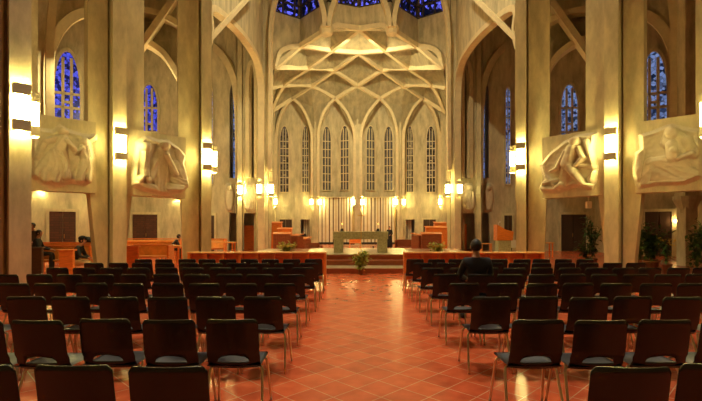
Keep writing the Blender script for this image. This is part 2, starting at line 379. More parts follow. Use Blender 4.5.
for s, nm in SIDES:
    # panel A-B
    ua = AB.uz(-30, 100)[0]; ub = AB.uz(96, 100)[0]
    bm = bmesh.new(); plate(bm, AB, [(ua, LINTEL), (ub, LINTEL), (ub, SILL), (ua, SILL)], th=.45, side=s)
    trim(bm, CONC2)
    # panel B-C
    u0 = BC.uz(126, 100)[0]; u1 = BC.uz(186, 100)[0]
    bm = bmesh.new(); plate(bm, BC, [(u0, LINTEL), (u1, LINTEL), (u1, SILL), (u0, SILL)], th=.45, side=s)
    trim(bm, CONC2)
    # jamb beside the first tall opening
    bm = bmesh.new()
    u0 = AB.uz(24, 100)[0]; u1 = AB.uz(38, 100)[0]
    plate(bm, AB, [(u0, SILL), (u1, SILL), (u1, TOP), (u0, TOP)], th=.4, side=s)
    trim(bm, CONC2)
    # screen wall with arch behind A-B
    SA = Plane(XY(36, 19.5), XY(104, 21.2))
    arch = uzl(SA, [(49, 124), (49, 62), (54, 42), (62, 28), (74, 17.5), (90, 12.5), (104, 12)])
    ul = SA.uz(30, 0)[0]; ur = SA.uz(108, 0)[0]; zlow = arch[0][1]
    bm = bmesh.new()
    plate(bm, SA, [(ul, zlow), arch[0]]+[tuple(v) for v in [(p.x, p.y) for p in spline([Vector((a[0], a[1], 0)) for a in arch], 5)][1:]]+[(ur, arch[-1][1]), (ur, TOP), (ul, TOP)], th=.6, side=s)
    trim(bm, CONC)
    bm = bmesh.new()
    beam(bm, spline([SA.at(a[0], a[1], .05, s) for a in arch], 6), .22, .4, side=(SA.n.x*s, SA.n.y, 0))
    beam(bm, spline([P(52+0, 122, 17) if False else SA.wp(*q, off=1.5, side=s) for q in [(47, 124), (46.5, 60), (49, 20), (53, 2), (58, -14)]], 6), .5, .3, side=(SA.n.x*s, SA.n.y, 0))
    trim(bm)
    # outer wall behind with window and door
    u0 = OA.uz(-60, 0)[0]; u1 = OA.uz(104, 0)[0]
    bm = bmesh.new(); plate(bm, OA, [(u0, 0), (u1, 0), (u1, TOP), (u0, TOP)], th=.5, side=s)
    p1 = OA.at(u1, 0, 0); 
    pe = Plane((p1.x, p1.y), (XY(124, 30).x, XY(124, 30).y)); plate(bm, pe, [(0, 0), (pe.len, 0), (pe.len, TOP), (0, TOP)], th=.5, side=s)
    p0 = OA.at(u0, 0, 0)
    pf = Plane((p0.x, -6.0), (p0.x, p0.y)); plate(bm, pf, [(0, 0), (pf.len, 0), (pf.len, TOP), (0, TOP)], th=.5, side=s)
    struct(done('wall_%s_aisle' % nm, bm, CONC))
    window(s, OA, 54.5, 80, 50, 135, GBLUE if s == 1 else GPALE, cols=3, rows=3, fr=.16, rise=2.4)
    door(s, OA, 49.5, 76, 211.5, BRICK if s == 1 else DOORM)
    # outer wall behind B-C and transept
    u0 = OB.uz(122, 0)[0]; u1 = OB.uz(241, 0)[0]
    bm = bmesh.new()
    nich = lancet(OB.uz(229.5, 90)[0], OB.uz(236, 90)[0], OB.uz(232, 178)[1], OB.uz(232, 84)[1], 1.0)
    port = uzl(OB, [(229.5, 213), (236.5, 213)]); port = [(OB.uz(226, 240)[0]+.15, .02), (port[1][0], .02), port[1], port[0]]
    plate(bm, OB, [(u0, 0), (u1, 0), (u1, TOP), (u0, TOP)], [nich, port], th=.5, side=s)
    struct(done('wall_%s_transept' % nm, bm, CONC))
    window(s, OB, 141.5, 158, 85, 180, GBLUE if s == 1 else GPALE, cols=3, rows=3, fr=.14, rise=1.6)
    window(s, OB, 208.5, 213, 88, 184, GPALE, cols=2, rows=8, fr=.06, rise=.6, plus=False)
    door(s, OB, 133, 158, 214.5, BRICK if s == 1 else DOORM)
    door(s, OB, 206.5, 214.5, 215.5)
    # recess behind the niche: slim window
    bm = bmesh.new(); RB = Plane(OB.at(OB.uz(220, 0)[0], 0, -1.8).xy, OB.at(OB.uz(238, 0)[0], 0, -1.8).xy)
    plate(bm, RB, [(-1, 0), (RB.len+1, 0), (RB.len+1, TOP), (-1, TOP)], th=.3, side=s)
    struct(done('wall_%s_chapel' % nm, bm, CONC))
    window(s, RB, 233.3, 236.5, 88, 180, GPALE, cols=1, rows=9, fr=.05, rise=.5, plus=False)
    # spandrel with arch behind B-C
    SB = Plane(XY(128, 21.0), XY(196, 22.0))
    arch = [(194, 124), (190, 110), (184, 90), (177, 75), (166, 57.5), (156, 49), (146, 43.5), (128, 38)]
    au = uzl(SB, arch); up_ = SB.uz(128, -60)
    bm = bmesh.new()
    sp = [(v.x, v.y) for v in spline([Vector((a[0], a[1], 0)) for a in au], 4)]
    plate(bm, SB, sp+[(au[-1][0], TOP), (au[0][0], TOP)], th=.5, side=s)
    trim(bm, CONC)
    bm = bmesh.new(); sd = (SB.n.x*s, SB.n.y, 0)
    beam(bm, spline([SB.at(a[0], a[1], .05, s) for a in au], 6), .7, .26, side=sd)
    beam(bm, [SB.wp(*q, off=.45, side=s) for q in [(132, 66), (146, 46), (178, 0), (190, -18)]], .6, .28, side=sd)
    beam(bm, spline([SB.wp(*q, off=.3, side=s) for q in [(130, 14), (146, 15), (162, 19), (180, 29), (192, 40)]], 5), .5, .28, side=sd)
    trim(bm)
    # coffers of the aisle vault seen above the arch: raised folded facets
    bm = bmesh.new()
    def facet(pl, pts, depth, out=.05):
        c = sum((pl.wp(*q, off=out, side=s) for q in pts), Vector())/len(pts)
        n3 = Vector((pl.n.x*s, pl.n.y, 0)); a = bm.verts.new(c-n3*depth*.2+n3*depth)
        v = [bm.verts.new(pl.wp(*q, off=out, side=s)) for q in pts]
        for i in range(len(v)): bm.faces.new((v[i], v[(i+1) % len(v)], a))
    facet(SB, [(150, 41), (160, 24), (178, 30), (188, 60), (172, 62)], .35)
    facet(SB, [(128, 34), (146, 40), (158, 22), (140, 17), (128, 17)], .35)
    bmesh.ops.solidify(bm, geom=bm.faces, thickness=.05); trim(bm, CONC)
    # nave side arch between pier C and the choir pier
    ar = [(263, 125), (262.8, 98), (261.6, 76), (257, 57), (244, 36), (227.6, 19), (210.6, 8)]
    au = uzl(T1, ar); au += [(.9, 9.6), (.1, 8.2)]
    au = [(min(a, T1.len-.15), z) for a, z in au]
    sp = [(au[0][0], 0)]+[(v.x, v.y) for v in spline([Vector((a[0], a[1], 0)) for a in au], 4)]
    bm = bmesh.new(); plate(bm, T1, sp+[(sp[-1][0], TOP), (T1.len, TOP), (T1.len, 0)], th=.3, side=s); trim(bm, CONC)
    bm = bmesh.new(); sd = (T1.n.x*s, T1.n.y, 0)
    beam(bm, [T1.at(au[0][0], 0, -.1, s)]+spline([T1.at(a[0], a[1], -.1, s) for a in au], 4), .42, .26, side=sd)
    a0 = P(205, 44, 17.3); a1 = P(246, 0, 21); a2 = P(262, -18, 24)
    beam(bm, [Vector((q.x*s, q.y, q.z)) for q in (a0, a1, a2)], .12, .2)
    b0 = P(206, 30, 19.5); b1 = P(236, 62, 27); 
    trim(bm)
    # wall between the two choir piers with tall niche and portal, inner arch edge
    ia = [(241, 186), (240.2, 120), (239, 101), (236, 80), (226, 59), (211, 45), (190, 36)]
    ia2 = [(v.x, v.y) for v in spline([Vector((*WD.uz(*q), 0)) for q in ia], 5)]
    ur = WD.uz(264, 0)[0]
    nich = lancet(WD.uz(249, 90)[0], WD.uz(257.5, 90)[0], WD.uz(252, 178)[1], WD.uz(252, 63)[1], 1.6)
    bm = bmesh.new()
    plate(bm, WD, ia2+[(ia2[-1][0], TOP), (ur, TOP), (ur, ia2[0][1])], [nich], th=.5, side=s)
    ul = WD.uz(238, 0)[0]
    plate(bm, WD, [(ul, LINTEL), (ur, LINTEL), (ur, ia2[0][1]), (ul, ia2[0][1])], th=.5, side=s)
    struct(done('wall_%s_choir' % nm, bm, CONC))
    bm = bmesh.new(); sd = (WD.n.x*s, WD.n.y, 0)
    beam(bm, [WD.at(a[0], a[1], .1, s) for a in ia2], .5, .46, side=sd)
    un = [WD.at(a[0], a[1], .05, s) for a in nich[2:]]
    beam(bm, [WD.at(nich[1][0], nich[1][1], .05, s)]+un+[WD.at(nich[0][0], nich[0][1], .05, s)], .4, .28, side=sd)
    beam(bm, spline([Vector((q.x*s, q.y, q.z)) for q in (P(269.8, 170, 29.4), P(270.5, 110, 29.2), P(270.8, 60, 29), P(270.8, 34, 29), P(273, 12, 29), P(277.5, -8, 29))], 5), .22, .5, side=(1, 0, 0))
    trim(bm)
    # side wall of the choir
    SW = Plane((-7.0, 30.6), (-8.9, 43.7)); bm = bmesh.new()
    plate(bm, SW, [(0, 0), (SW.len, 0), (SW.len, TOP), (0, TOP)], th=.4, side=s); struct(done('wall_%s_sanctuary' % nm, bm, CONC))

# ---------------------------------------------------------------- apse
FC = lambda px, D: XY(px, D)
AP = [(268.5, 43.6), (294.5, 43.9), (315.5, 43.9), (336.5, 44.6), (357.9, 43.9)]
def apside(pts, s):
    for (a, b) in zip(pts, pts[1:]): yield Plane(XY(*a), XY(*b))
arch1 = [(277, 135), (280, 118), (292.3, 99), (306, 115), (312.5, 132)]
for s, nm in SIDES:
    bm = bmesh.new()
    for i, pl in enumerate(apside(AP, s)):
        a = -.0; b = pl.len
        holes = []
        if i in (1,):
            z = LINTEL-.15; holes.append([(pl.uz(300.5, 0)[0], .02), (pl.uz(309.5, 0)[0], .02), (pl.uz(309.5, 0)[0], z), (pl.uz(300.5, 0)[0], z)])
        if i < 2: plate(bm, pl, [(a, 0), (b, 0), (b, TOP), (a, TOP)], holes, th=.5, side=s)
        else: plate(bm, pl, [(a, 4.75), (b, 4.75), (b, TOP), (a, TOP)], th=.5, side=s)
    struct(done('wall_apse_%s' % nm, bm, CONC))
    pls = list(apside(AP, s))
    wins = [(0, 280.3, 288.6), (1, 302.4, 308.6), (2, 322.3, 330.5), (3, 341, 349)]
    for i, a, b in wins:
        window(s, pls[i], a, b, 126.5, 192 if i < 2 else 190, GGREY if i > 1 else GDARK, cols=3, rows=6 if i > 1 else 7, fr=.07, rise=1.5, frm=RIBM, plus=(i < 2))
    door(s, pls[0], 279.5, 292, 219.5)
    # pilasters and arch ribs on the apse wall
    bm = bmesh.new()
    for px, D, wd in ((271.5, 43.4, .8), (315.5, 43.75, .62)):
        q = XY(px, D); box(bm, ((q.x)*s, q.y-.1, 6.6), (wd, .5, 13.2)); box(bm, (q.x*s, q.y-.38, 6.6), (wd*.35, .2, 11.8))
    trim(bm, CONC2)
    bm = bmesh.new(); sd = (0, 1, 0)
    def M3(q): return Vector((q.x*s, q.y, q.z))
    for pts in ([(276, 197), (276, 150), (277.2, 131), (280.5, 117), (285.5, 107), (292.3, 98)], [(312.2, 197), (312.2, 150), (311.5, 131), (306.5, 116), (300.5, 106), (292.3, 98)],
                [(318.3, 197), (318.3, 150), (319, 130), (323, 115), (328.5, 106), (335.2, 98.5)], [(354.6, 197), (354.6, 150), (353.8, 131), (348.5, 116), (342.5, 107), (335.2, 98.5)]):
        beam(bm, spline([M3(P(a, b, 43.3)) for a, b in pts], 6), .5, .27, side=sd)
    trim(bm)
bm = bmesh.new(); box(bm, (0, 43.6, 6.6), (.6, .5, 13.2)); box(bm, (0, 43.33, 6.6), (.2, .2, 13.2)); trim(bm, CONC2)
bm = bmesh.new(); box(bm, (0, 46.6, 3.2), (20, .3, 6.4)); struct(done('wall_far', bm, CONC))

# ---------------------------------------------------------------- net vault of the choir
VN = {'b': (326.5, 29.5, 30.0), 'c0': (357.6, 28.5, 30.8), 'a1': (300, 46, 32.5), 'a2': (275, 67, 31.2), 'a0': (280.5, 51.5, 31.6),
      'c1': (357.7, 52.4, 36), 'b1': (331.5, 50, 34.6), 'b2': (307.3, 68, 37), 'b3': (283.5, 85.5, 39.5), 'L1': (270.5, 88, 38),
      'd1': (333.6, 70.3, 39.5), 'c2': (357.8, 85.7, 42), 'd2': (311.3, 86, 41.8), 't1': (292.3, 98.5, 43.3), 't2': (335.2, 98.8, 43.3),
      'f1': (315, 140, 43.6), 'f2': (357.9, 140, 43.6), 'L2': (270.5, 112, 42), 'L0': (269, 66, 33)}
V3 = {k: P(*v) for k, v in VN.items()}
V3.update({k+'m': Vector((-p.x, p.y, p.z)) for k, p in list(V3.items())})
for k in ('c0', 'c1', 'c2', 'f2'): V3[k].x = 0; V3[k+'m'] = V3[k]
cells = [('b', 'c0', 'b1', 'a1'), ('a1', 'b1', 'b2', 'a2'), ('b1', 'c1', 'd1', 'b2'), ('a2', 'b2', 'b3', 'L1'), ('b2', 'd1', 'd2', 'b3'), ('a1', 'a2', 'a0'),
         ('d1', 'c2', 't2', 'd2'), ('t1', 'd2', 't2', 'f1'), ('b3', 'd2', 't1', 'L2', 'L1')]
mid = [('c0', 'b1', 'c1', 'b1m'), ('c1', 'd1', 'c2', 'd1m'), ('c2', 't2', 'f2', 't2m')]
bm = bmesh.new()
allc = cells+[tuple(n+'m' for n in c) for c in cells]+mid
for c in allc:
    vs = [V3[n] for n in c]; cen = sum(vs, Vector())/len(vs)
    foot = c[-1].startswith('f') or (len(c) > 2 and c[2] == 'f2')
    if foot: ap = cen+Vector((0, -.05, -.1))
    else: ap = cen+Vector((0, .35, 1.5))
    base = [bm.verts.new(v) for v in vs]; a = bm.verts.new(ap)
    for i in range(len(base)): bm.faces.new((base[i], base[(i+1) % len(base)], a))
bmesh.ops.solidify(bm, geom=bm.faces, thickness=.12)
struct(done('ceiling_choir_vault', bm, CONC2))
VN['e'] = 1; V3['e'] = P(337, 25.2, 30.3); V3['em'] = Vector((-V3['e'].x, V3['e'].y, V3['e'].z))
ribs = [['L0', 'a2', 'a1', 'b'], ['b', 'e', 'c0'], ['c0', 'b1', 'b2', 'b3', 'L2'], ['c1', 'd1', 'd2', 't1'], ['c2', 't2'],
        ['c1', 'b1', 'a1', 'a0', 'a2'], ['c2', 'd1', 'b2', 'a2'], ['t2', 'd2', 'b3', 'L1'], ['t1', 'L2']]
bm = bmesh.new()
for rb in ribs:
    for suf in ('', 'm'):
        pts = [V3[n+suf].copy() for n in rb]
        if len(pts) > 2 and rb[0] != 'L0' and 'e' not in rb: pts = spline(pts, 4)
        beam(bm, [p+Vector((0, 0, -.02)) for p in pts], .28, .34)
lathe(bm, [(.1, -.5), (.4, -.35), (.5, .1), (.3, .5)], V3['b'], 8); lathe(bm, [(.1, -.5), (.4, -.35), (.5, .1), (.3, .5)], V3['bm'], 8)
trim(bm)
# lantern walls above the vault, glass above them, paired ribs running up from the bosses
LZ = 17.2
LG = [((258, 5), 30.6), ((300, 19), 32.5), ((328, 2), 30.0), ((357.8, 8), 30.8)]
bot = [Vector((P(258, 70, 30.6).x, 30.6, P(258, 70, 30.6).z)), V3['a1'], V3['b'], V3['c0']]
gnum = 0
for s, nm in SIDES:
    bm = bmesh.new(); bg = bmesh.new(); bf = bmesh.new()
    for i in range(3):
        (pa, Da), (pb, Db) = LG[i], LG[i+1]; A = XY(pa[0], Da); B = XY(pb[0], Db)
        if i == 2: B.x = 0
        pl = Plane(A, B)
        za = bot[i].z if i else V3['a2'].z-.4; zb = bot[i+1].z
        lo = [(0, za), (pl.len, zb)]
        if i == 0:
            t = pl.uz(273, 70); lo = [(0, t[1]), t]+[pl.uz(*q_) for q_ in ((276, 62), (279.7, 53), (287.6, 47.2))]+[(pl.len, zb)]
        plate(bm, pl, lo+[(pl.len, LZ), (0, LZ)], th=.35, side=s)
        plate(bg, pl, [(0.1, LZ+.05), (pl.len-.1, LZ+.05), (pl.len-.1, TOP), (.1, TOP)], th=.05, off=-.15, side=s)
        k = 0
        u = 0
        while u < pl.len:
            plate(bf, pl, [(u, LZ), (u+.1, LZ), (u+.1, TOP), (u, TOP)], th=.2, side=s); u += .95
        for z in (LZ, LZ+.9, LZ+1.8, LZ+2.7):
            plate(bf, pl, [(0, z), (pl.len, z), (pl.len, z+.1), (0, z+.1)], th=.22, side=s)
    struct(done('wall_lantern_%s' % nm, bm, CONC))
    win_no[0] += 1
    root = struct(done('window_%d' % win_no[0], bf, LEADM)); g = done('pane', bg, GLANT, root)
    bm = bmesh.new(); b0 = Vector((V3['b'].x*s, V3['b'].y-.1, V3['b'].z))
    l = [Vector((P(a, y, 29.7).x*s, 29.7, P(a, y, 29.7).z)) for a, y in ((325.5, 28), (324, 14), (320.5, 0), (316, -14), (310, -26))]
    r = [Vector((P(a, y, 29.7).x*s, 29.7, P(a, y, 29.7).z)) for a, y in ((328.5, 28), (331, 14), (335.5, 0), (341, -14), (348, -26))]
    sl, sr = spline(l, 4), spline(r, 4)
    beam(bm, sl, .6, .32, side=(0, 1, 0)); beam(bm, sr, .6, .32, side=(0, 1, 0))
    trim(bm)
    bm = bmesh.new(); va = [(bm.verts.new(p+Vector((0, .15, 0))), bm.verts.new(q+Vector((0, .15, 0))), bm.verts.new((p+q)/2+Vector((0, .55, 0)))) for p, q in zip(sl, sr)]
    for a, b in zip(va, va[1:]):
        bm.faces.new((a[0], a[2], b[2], b[0])); bm.faces.new((a[2], a[1], b[1], b[2]))
    bmesh.ops.solidify(bm, geom=bm.faces, thickness=.08); trim(bm, CONC)

# ---------------------------------------------------------------- platform and steps
def stepbox(x, y0, y1, z0, z1, m, name):
    bm = bmesh.new(); box(bm, (0, (y0+y1)/2, (z0+z1)/2), (2*x, y1-y0, z1-z0), bev=.012); return struct(done(name, bm, m))
stepbox(5.0, 14.95, 22.6, 0, .17, WOODR, 'floor_step_1')
stepbox(4.9, 16.2, 22.5, .17, .36, WOODR, 'floor_step_2')
stepbox(4.8, 16.8, 22.4, .36, .525, WOODR, 'floor_step_3')
bm = bmesh.new(); box(bm, (0, 15.6, .1745), (9.9, 1.15, .009)); box(bm, (-.1, 19.6, .5375), (4.6, 5.4, .025)); struct(done('floor_marble', bm, MARB))
PLAT = .55

# ---------------------------------------------------------------- wall lamps
def make_lamp(lit=True):
    t = thing('wall_lamp', '', 'wall lamp')
    bm = bmesh.new(); box(bm, (0, -.115, 0), (.28, .15, .56), bev=.02); done('diffuser', bm, LIT if lit else UNLIT, t)
    for z in (.40, -.40):
        bm = bmesh.new()
        for c, sz in (((0, -.197, z), (.32, .014, .24)), ((.153, -.105, z), (.014, .17, .24)), ((-.153, -.105, z), (.014, .17, .24))): box(bm, c, sz)
        box(bm, (0, -.197, z*.72), (.33, .02, .012))
        done('metal_band', bm, GREYM, t)
    bm = bmesh.new(); box(bm, (0, -.013, 0), (.2, .026, 1.06)); done('back_plate', bm, GREYM, t)
    bm = bmesh.new(); lathe(bm, [(.045, -.47), (.045, .47)], (0, -.11, 0), 10)
    done('light_tube', bm, BULB if lit else UNLIT, t)
    return t
LITL = make_lamp(True); OFFL = make_lamp(False)
used = {'l': False, 'o': False}
def copy_tree(o, parent=None):
    c = o.copy(); COL.objects.link(c)
    if parent: c.parent = parent
    for ch in o.children: copy_tree(ch, c)
    return c
def lamp(loc, nrm, label, lit=True, group=None, sc=1.0):
    k = 'l' if lit else 'o'; src = LITL if lit else OFFL
    o = src if not used[k] else copy_tree(src); used[k] = True
    o.location = loc; o.rotation_euler = (0, 0, math.atan2(nrm[0], -nrm[1])); o.scale = (sc, sc, sc)
    o['label'] = label; o['category'] = 'wall lamp'
    o['group'] = group or 'box wall lamps on the piers'
    return o
LZc = 4.23
def on_pier(name, s):
    pl = PIERS[name]; return pl
def pilaster_face(pl, proj, s): return Vector(((pl.p0+pl.n*proj).x*s, (pl.p0+pl.n*proj).y, LZc))
for s, nm in SIDES:
    lamp(pilaster_face(PIERS['A'], .28, s), (PIERS['A'].n.x*s, PIERS['A'].n.y), 'box wall lamp on the front of the nearest pier at the %s edge' % nm, sc=1.0)
    u = PIERS['A'].uz(29, 100)[0]; n = PIERS['A'].n; t = PIERS['A'].t
    p = PIERS['A'].at(u+.02, LZc, -.22, s); lamp(p, (t.x*s, t.y), 'box wall lamp on the inner side of the nearest %s pier, beside the large relief' % nm)
    lamp(pilaster_face(PIERS['B'], .28, s), (PIERS['B'].n.x*s, PIERS['B'].n.y), 'box wall lamp on the wide %s pier between the two large reliefs' % nm)
    lamp(pilaster_face(PIERS['C'], .28, s), (PIERS['C'].n.x*s, PIERS['C'].n.y), 'box wall lamp on the front of the third %s pier beside the second relief' % nm)
    pc = PIERS['C']; p = pc.at(pc.uz(212, 100)[0], LZc, -.2, s); lamp(p, (pc.t.x*s, pc.t.y), 'box wall lamp on the choir-facing side of the third %s pier' % nm)
    for px, wd in ((258.3, 'outer'), (270.6, 'inner')):
        q = XY(px, 29.0); lamp((q.x*s, q.y+.35, LZc), (0, -1), '%s of two lamps on the slim %s pier before the choir' % (wd, nm), sc=1.0)
    lamp(pilaster_face(PIERS['D1'], .15, s), (PIERS['D1'].n.x*s, PIERS['D1'].n.y), ('lit lamp between the two small far left reliefs' if s == 1 else 'unlit pale lamp beside the small dark relief at far right'), lit=(s == 1))
    G = 'pairs of box lamps on the apse wall'
    for px, dx, wd in ((273.0, .3, 'outermost'), (315.5, -.42, 'outer'), (315.5, .42, 'inner')):
        q = XY(px, 43.3)
        lamp((q.x*s+dx*s, 43.48 if wd != 'outermost' else 43.12, LZc), (0, -1), '%s of the three lamps on the %s half of the apse wall' % (wd, nm), group=G, sc=.9)
    lamp((-.42*s, 43.32+.24, LZc), (0, -1), '%s lamp of the middle pair above the altar cross' % nm, group=G, sc=.9)
for px, D, lb in ((40, 23.9, 'aisle lamp seen through the first left portal'), (95, 25, 'aisle lamp beside the wide left pier'), (178, 30.1, 'aisle lamp seen through the second left portal')):
    pl = OA if px < 100 else OB; u = pl.uz(px, 0)[0]; p = pl.at(u, LZc-.1, .0)
    lamp(p, (pl.n.x, pl.n.y), 'box '+lb, group='lamps on the left aisle wall')

# ---------------------------------------------------------------- reliefs
def relief(side, pl, box_px, outline, caps, label, n=96, amp=1.1, off=.02, seed=0):
    x0, y0, x1, y1 = box_px
    ua, zt = pl.uz(x0, y0)[0], pl.uz((x0+x1)/2, y0)[1]; ub = pl.uz(x1, y0)[0]; zb = pl.uz((x0+x1)/2, y1)[1]
    W_, H_ = ub-ua, zt-zb
    def inside(x, y):
        c = False; j = len(outline)-1
        for i in range(len(outline)):
            xi, yi = outline[i]; xj, yj = outline[j]
            if (yi > y) != (yj > y) and x < (xj-xi)*(y-yi)/(yj-yi)+xi: c = not c
            j = i
        return c
    asp = W_/H_
    def edge(x, y):
        dm = 9
        for i in range(len(outline)):
            a = outline[i-1]; b = outline[i]; dx, dy = (b[0]-a[0])*asp, b[1]-a[1]
            t = max(0, min(1, ((x-a[0])*asp*dx+(y-a[1])*dy)/(dx*dx+dy*dy+1e-9)))
            dm = min(dm, math.hypot((x-a[0])*asp-t*dx, (y-a[1])-t*dy))
        return dm
    def hgt(x, y):
        e = min(1, edge(x, y)/.05) if inside(x, y) else 0
        h = .03+.02*noise.noise(Vector((x*3+seed, y*3, seed)))+.03*e
        # raised rim of the shell shaped ground
        ed = edge(x, y)
        if ed < .09: h += .035*math.sin(min(1, ed/.09)*math.pi)
        for (xa, ya, xb, yb, ra, rb, hh, fold) in caps:
            dx, dy = (xb-xa)*asp, yb-ya; L2 = dx*dx+dy*dy+1e-9
            t = max(0, min(1, ((x-xa)*asp*dx+(y-ya)*dy)/L2)); r = ra+(rb-ra)*t
            cx_, cy_ = (x-xa)*asp-t*dx, (y-ya)-t*dy; d = math.hypot(cx_, cy_)
            if fold and max(ra, rb) > .085: hh = hh*.62
            if not fold: hh = hh*1.15
            if d < r:
                q = math.sqrt(1-(d/r)**2); v = hh*(.35+.65*q)*min(1, (1-d/r)*6)
                if fold:
                    sgn = (cx_*dy-cy_*dx)/math.sqrt(L2)
                    v *= 1-.17*abs(math.sin(sgn*fold+3*noise.noise(Vector((x*4, y*4, seed)))))
                h = max(h, .05+v) if v > .01 else h
        h += .012*noise.noise(Vector((x*16, y*16, seed)))
        return h*e*amp
    bm = bmesh.new(); V = {}
    for i in range(n+1):
        for j in range(n+1):
            x, y = i/n, j/n
            if inside(x, y) or edge(x, y) < 1.6/n:
                V[i, j] = bm.verts.new(pl.at(ua+W_*x, zt-H_*y, off+max(0.0, hgt(x, y)), side))
    for i in range(n):
        for j in range(n):
            k = [(i, j), (i+1, j), (i+1, j+1), (i, j+1)]
            if all(q in V for q in k): bm.faces.new([V[q] for q in k])
    loose = [v for v in bm.verts if not v.link_faces]; bmesh.ops.delete(bm, geom=loose, context='VERTS')
    be = [e for e in bm.edges if len(e.link_faces) == 1]
    ex = bmesh.ops.extrude_edge_only(bm, edges=be)
    bmesh.ops.translate(bm, verts=[g for g in ex['geom'] if isinstance(g, bmesh.types.BMVert)], vec=(-pl.n.x*side*(off+.02), -pl.n.y*(off+.02), 0))
    c = pl.at(ua+W_/2, zb, off, side)
    o = done('relief_sculpture', bm, PLAST, smooth=True, origin=c)
    return tag(o, label, 'relief', 'stone reliefs over the portals')
# box, outline (0..1, y down), capsules (xa,ya,xb,yb,ra,rb,height,folds)
relief(1, AB, (30, 124, 97, 189), [(0, .1), (.3, .12), (.42, .02), (.55, .08), (.8, .12), (.98, .1), (1, .18), (.9, .25), (.96, .5), (.9, .86), (.8, .93), (.6, .9), (.35, 1), (.15, .95), (0, .84)],
       [(.47, .11, .47, .13, .07, .07, .25, 0), (.46, .24, .42, .42, .08, .084, .24, 30), (.44, .42, .50, .80, .075, .08, .23, 50), (.38, .42, .36, .86, .07, .08, .20, 50), (.33, .45, .22, .86, .06, .08, .18, 50),
        (.28, .5, .08, .82, .06, .07, .15, 50), (.42, .22, .22, .30, .05, .05, .19, 30), (.2, .32, .08, .55, .05, .05, .12, 30), (.5, .26, .64, .40, .04, .032, .25, 0),
        (.78, .24, .78, .26, .058, .058, .25, 0), (.77, .34, .80, .5, .065, .075, .22, 30), (.76, .32, .95, .15, .04, .05, .22, 20), (.75, .36, .65, .44, .035, .03, .22, 0),
        (.80, .52, .72, .85, .065, .06, .22, 40), (.84, .52, .86, .84, .05, .05, .20, 30), (.15, .91, .85, .9, .04, .035, .06, 20)],
       'pale stone relief of a robed figure reaching to another, left of the wide left pier', seed=1)
relief(1, BC, (131, 138, 188.5, 195.5), [(.08, .12), (.22, .0), (.45, .04), (.62, .02), (.8, .12), (.94, .25), (.9, .4), (.97, .62), (1, .8), (.85, .93), (.6, 1), (.4, .98), (.15, .93), (0, .85), (.03, .5)],
       [(.19, .25, .19, .68, .065, .065, .26, 90), (.19, .21, .19, .22, .095, .095, .27, 0), (.12, .74, .12, .76, .06, .06, .2, 0), (.24, .75, .24, .76, .06, .06, .2, 0), (.1, .85, .35, .9, .08, .08, .16, 25),
        (.52, .12, .52, .14, .09, .09, .24, 0), (.50, .12, .56, .28, .10, .06, .2, 60), (.48, .25, .42, .55, .12, .16, .22, 40), (.36, .4, .30, .7, .06, .07, .18, 25), (.44, .5, .48, .88, .17, .15, .21, 45),
        (.55, .3, .72, .62, .05, .05, .20, 0), (.8, .2, .88, .45, .10, .10, .18, 30), (.74, .45, .86, .62, .10, .10, .17, 30), (.68, .7, .93, .75, .08, .09, .17, 50), (.6, .85, .85, .86, .08, .07, .17, 40)],
       'pale stone relief with a fluted column and bearded robed figure, second from left', seed=2)
mx = lambda pts: [(1-x, y) for x, y in pts]
mc = lambda cs: [(1-a, b, 1-c, d, e, f_, g, h) for a, b, c, d, e, f_, g, h in cs]
out3 = [(.02, .45), (.2, .25), (.45, .08), (.7, .0), (.97, .02), (.92, .3), (.98, .6), (.95, .85), (.88, .96), (.6, .9), (.35, 1), (.1, .98), (0, .88), (.1, .72), (.05, .6)]
cap3 = [(.64, .12, .64, .13, .085, .085, .25, 0), (.60, .25, .52, .5, .10, .12, .24, 0), (.70, .25, .78, .42, .05, .045, .2, 0), (.78, .42, .66, .55, .04, .035, .2, 0), (.50, .28, .36, .55, .045, .04, .2, 0), (.36, .55, .25, .6, .04, .03, .18, 0),
        (.5, .52, .42, .85, .10, .07, .22, 25), (.56, .55, .64, .68, .09, .07, .24, 0), (.64, .68, .80, .88, .065, .04, .22, 0), (.80, .88, .9, .92, .045, .04, .2, 0), (.42, .85, .34, .9, .05, .04, .2, 0),
        (.08, .8, .36, .76, .05, .04, .18, 80), (.06, .9, .35, .92, .05, .04, .17, 90), (.15, .68, .3, .86, .03, .03, .17, 60), (.82, .15, .92, .55, .05, .04, .12, 20), (.7, .55, .96, .6, .05, .04, .13, 25), (.88, .8, .94, .7, .05, .04, .16, 30)]
relief(-1, BC, (131, 136, 188.5, 193), mx(out3), mc(cap3), 'pale stone relief of a seated bare-chested man with thorns, right of the third right pier', seed=3)
out4 = [(.1, .12), (.3, .08), (.55, .0), (.8, .1), (.97, .15), (1, .5), (1, .85), (.75, .95), (.4, .93), (.1, .98), (.05, .9), (.0, .65), (.04, .4), (.12, .35)]
cap4 = [(.58, .14, .58, .17, .09, .09, .25, 0), (.58, .12, .50, .3, .10, .08, .18, 40), (.64, .28, .72, .5, .14, .16, .24, 35), (.78, .3, .88, .5, .08, .08, .2, 30), (.58, .35, .6, .52, .09, .09, .22, 0), (.86, .5, .66, .56, .05, .04, .22, 0),
        (.6, .42, .62, .44, .06, .06, .26, 0), (.7, .6, .28, .58, .14, .08, .22, 40), (.28, .58, .18, .9, .09, .06, .2, 35), (.5, .62, .85, .82, .12, .12, .2, 40), (.3, .75, .75, .86, .12, .10, .15, 35), (.12, .4, .08, .8, .07, .06, .16, 25), (.2, .93, .9, .9, .05, .05, .12, 20)]
relief(-1, AB, (30, 124, 99, 189), mx(out4), mc(cap4), 'pale stone relief of a seated veiled woman bending over, at the right edge', seed=4)
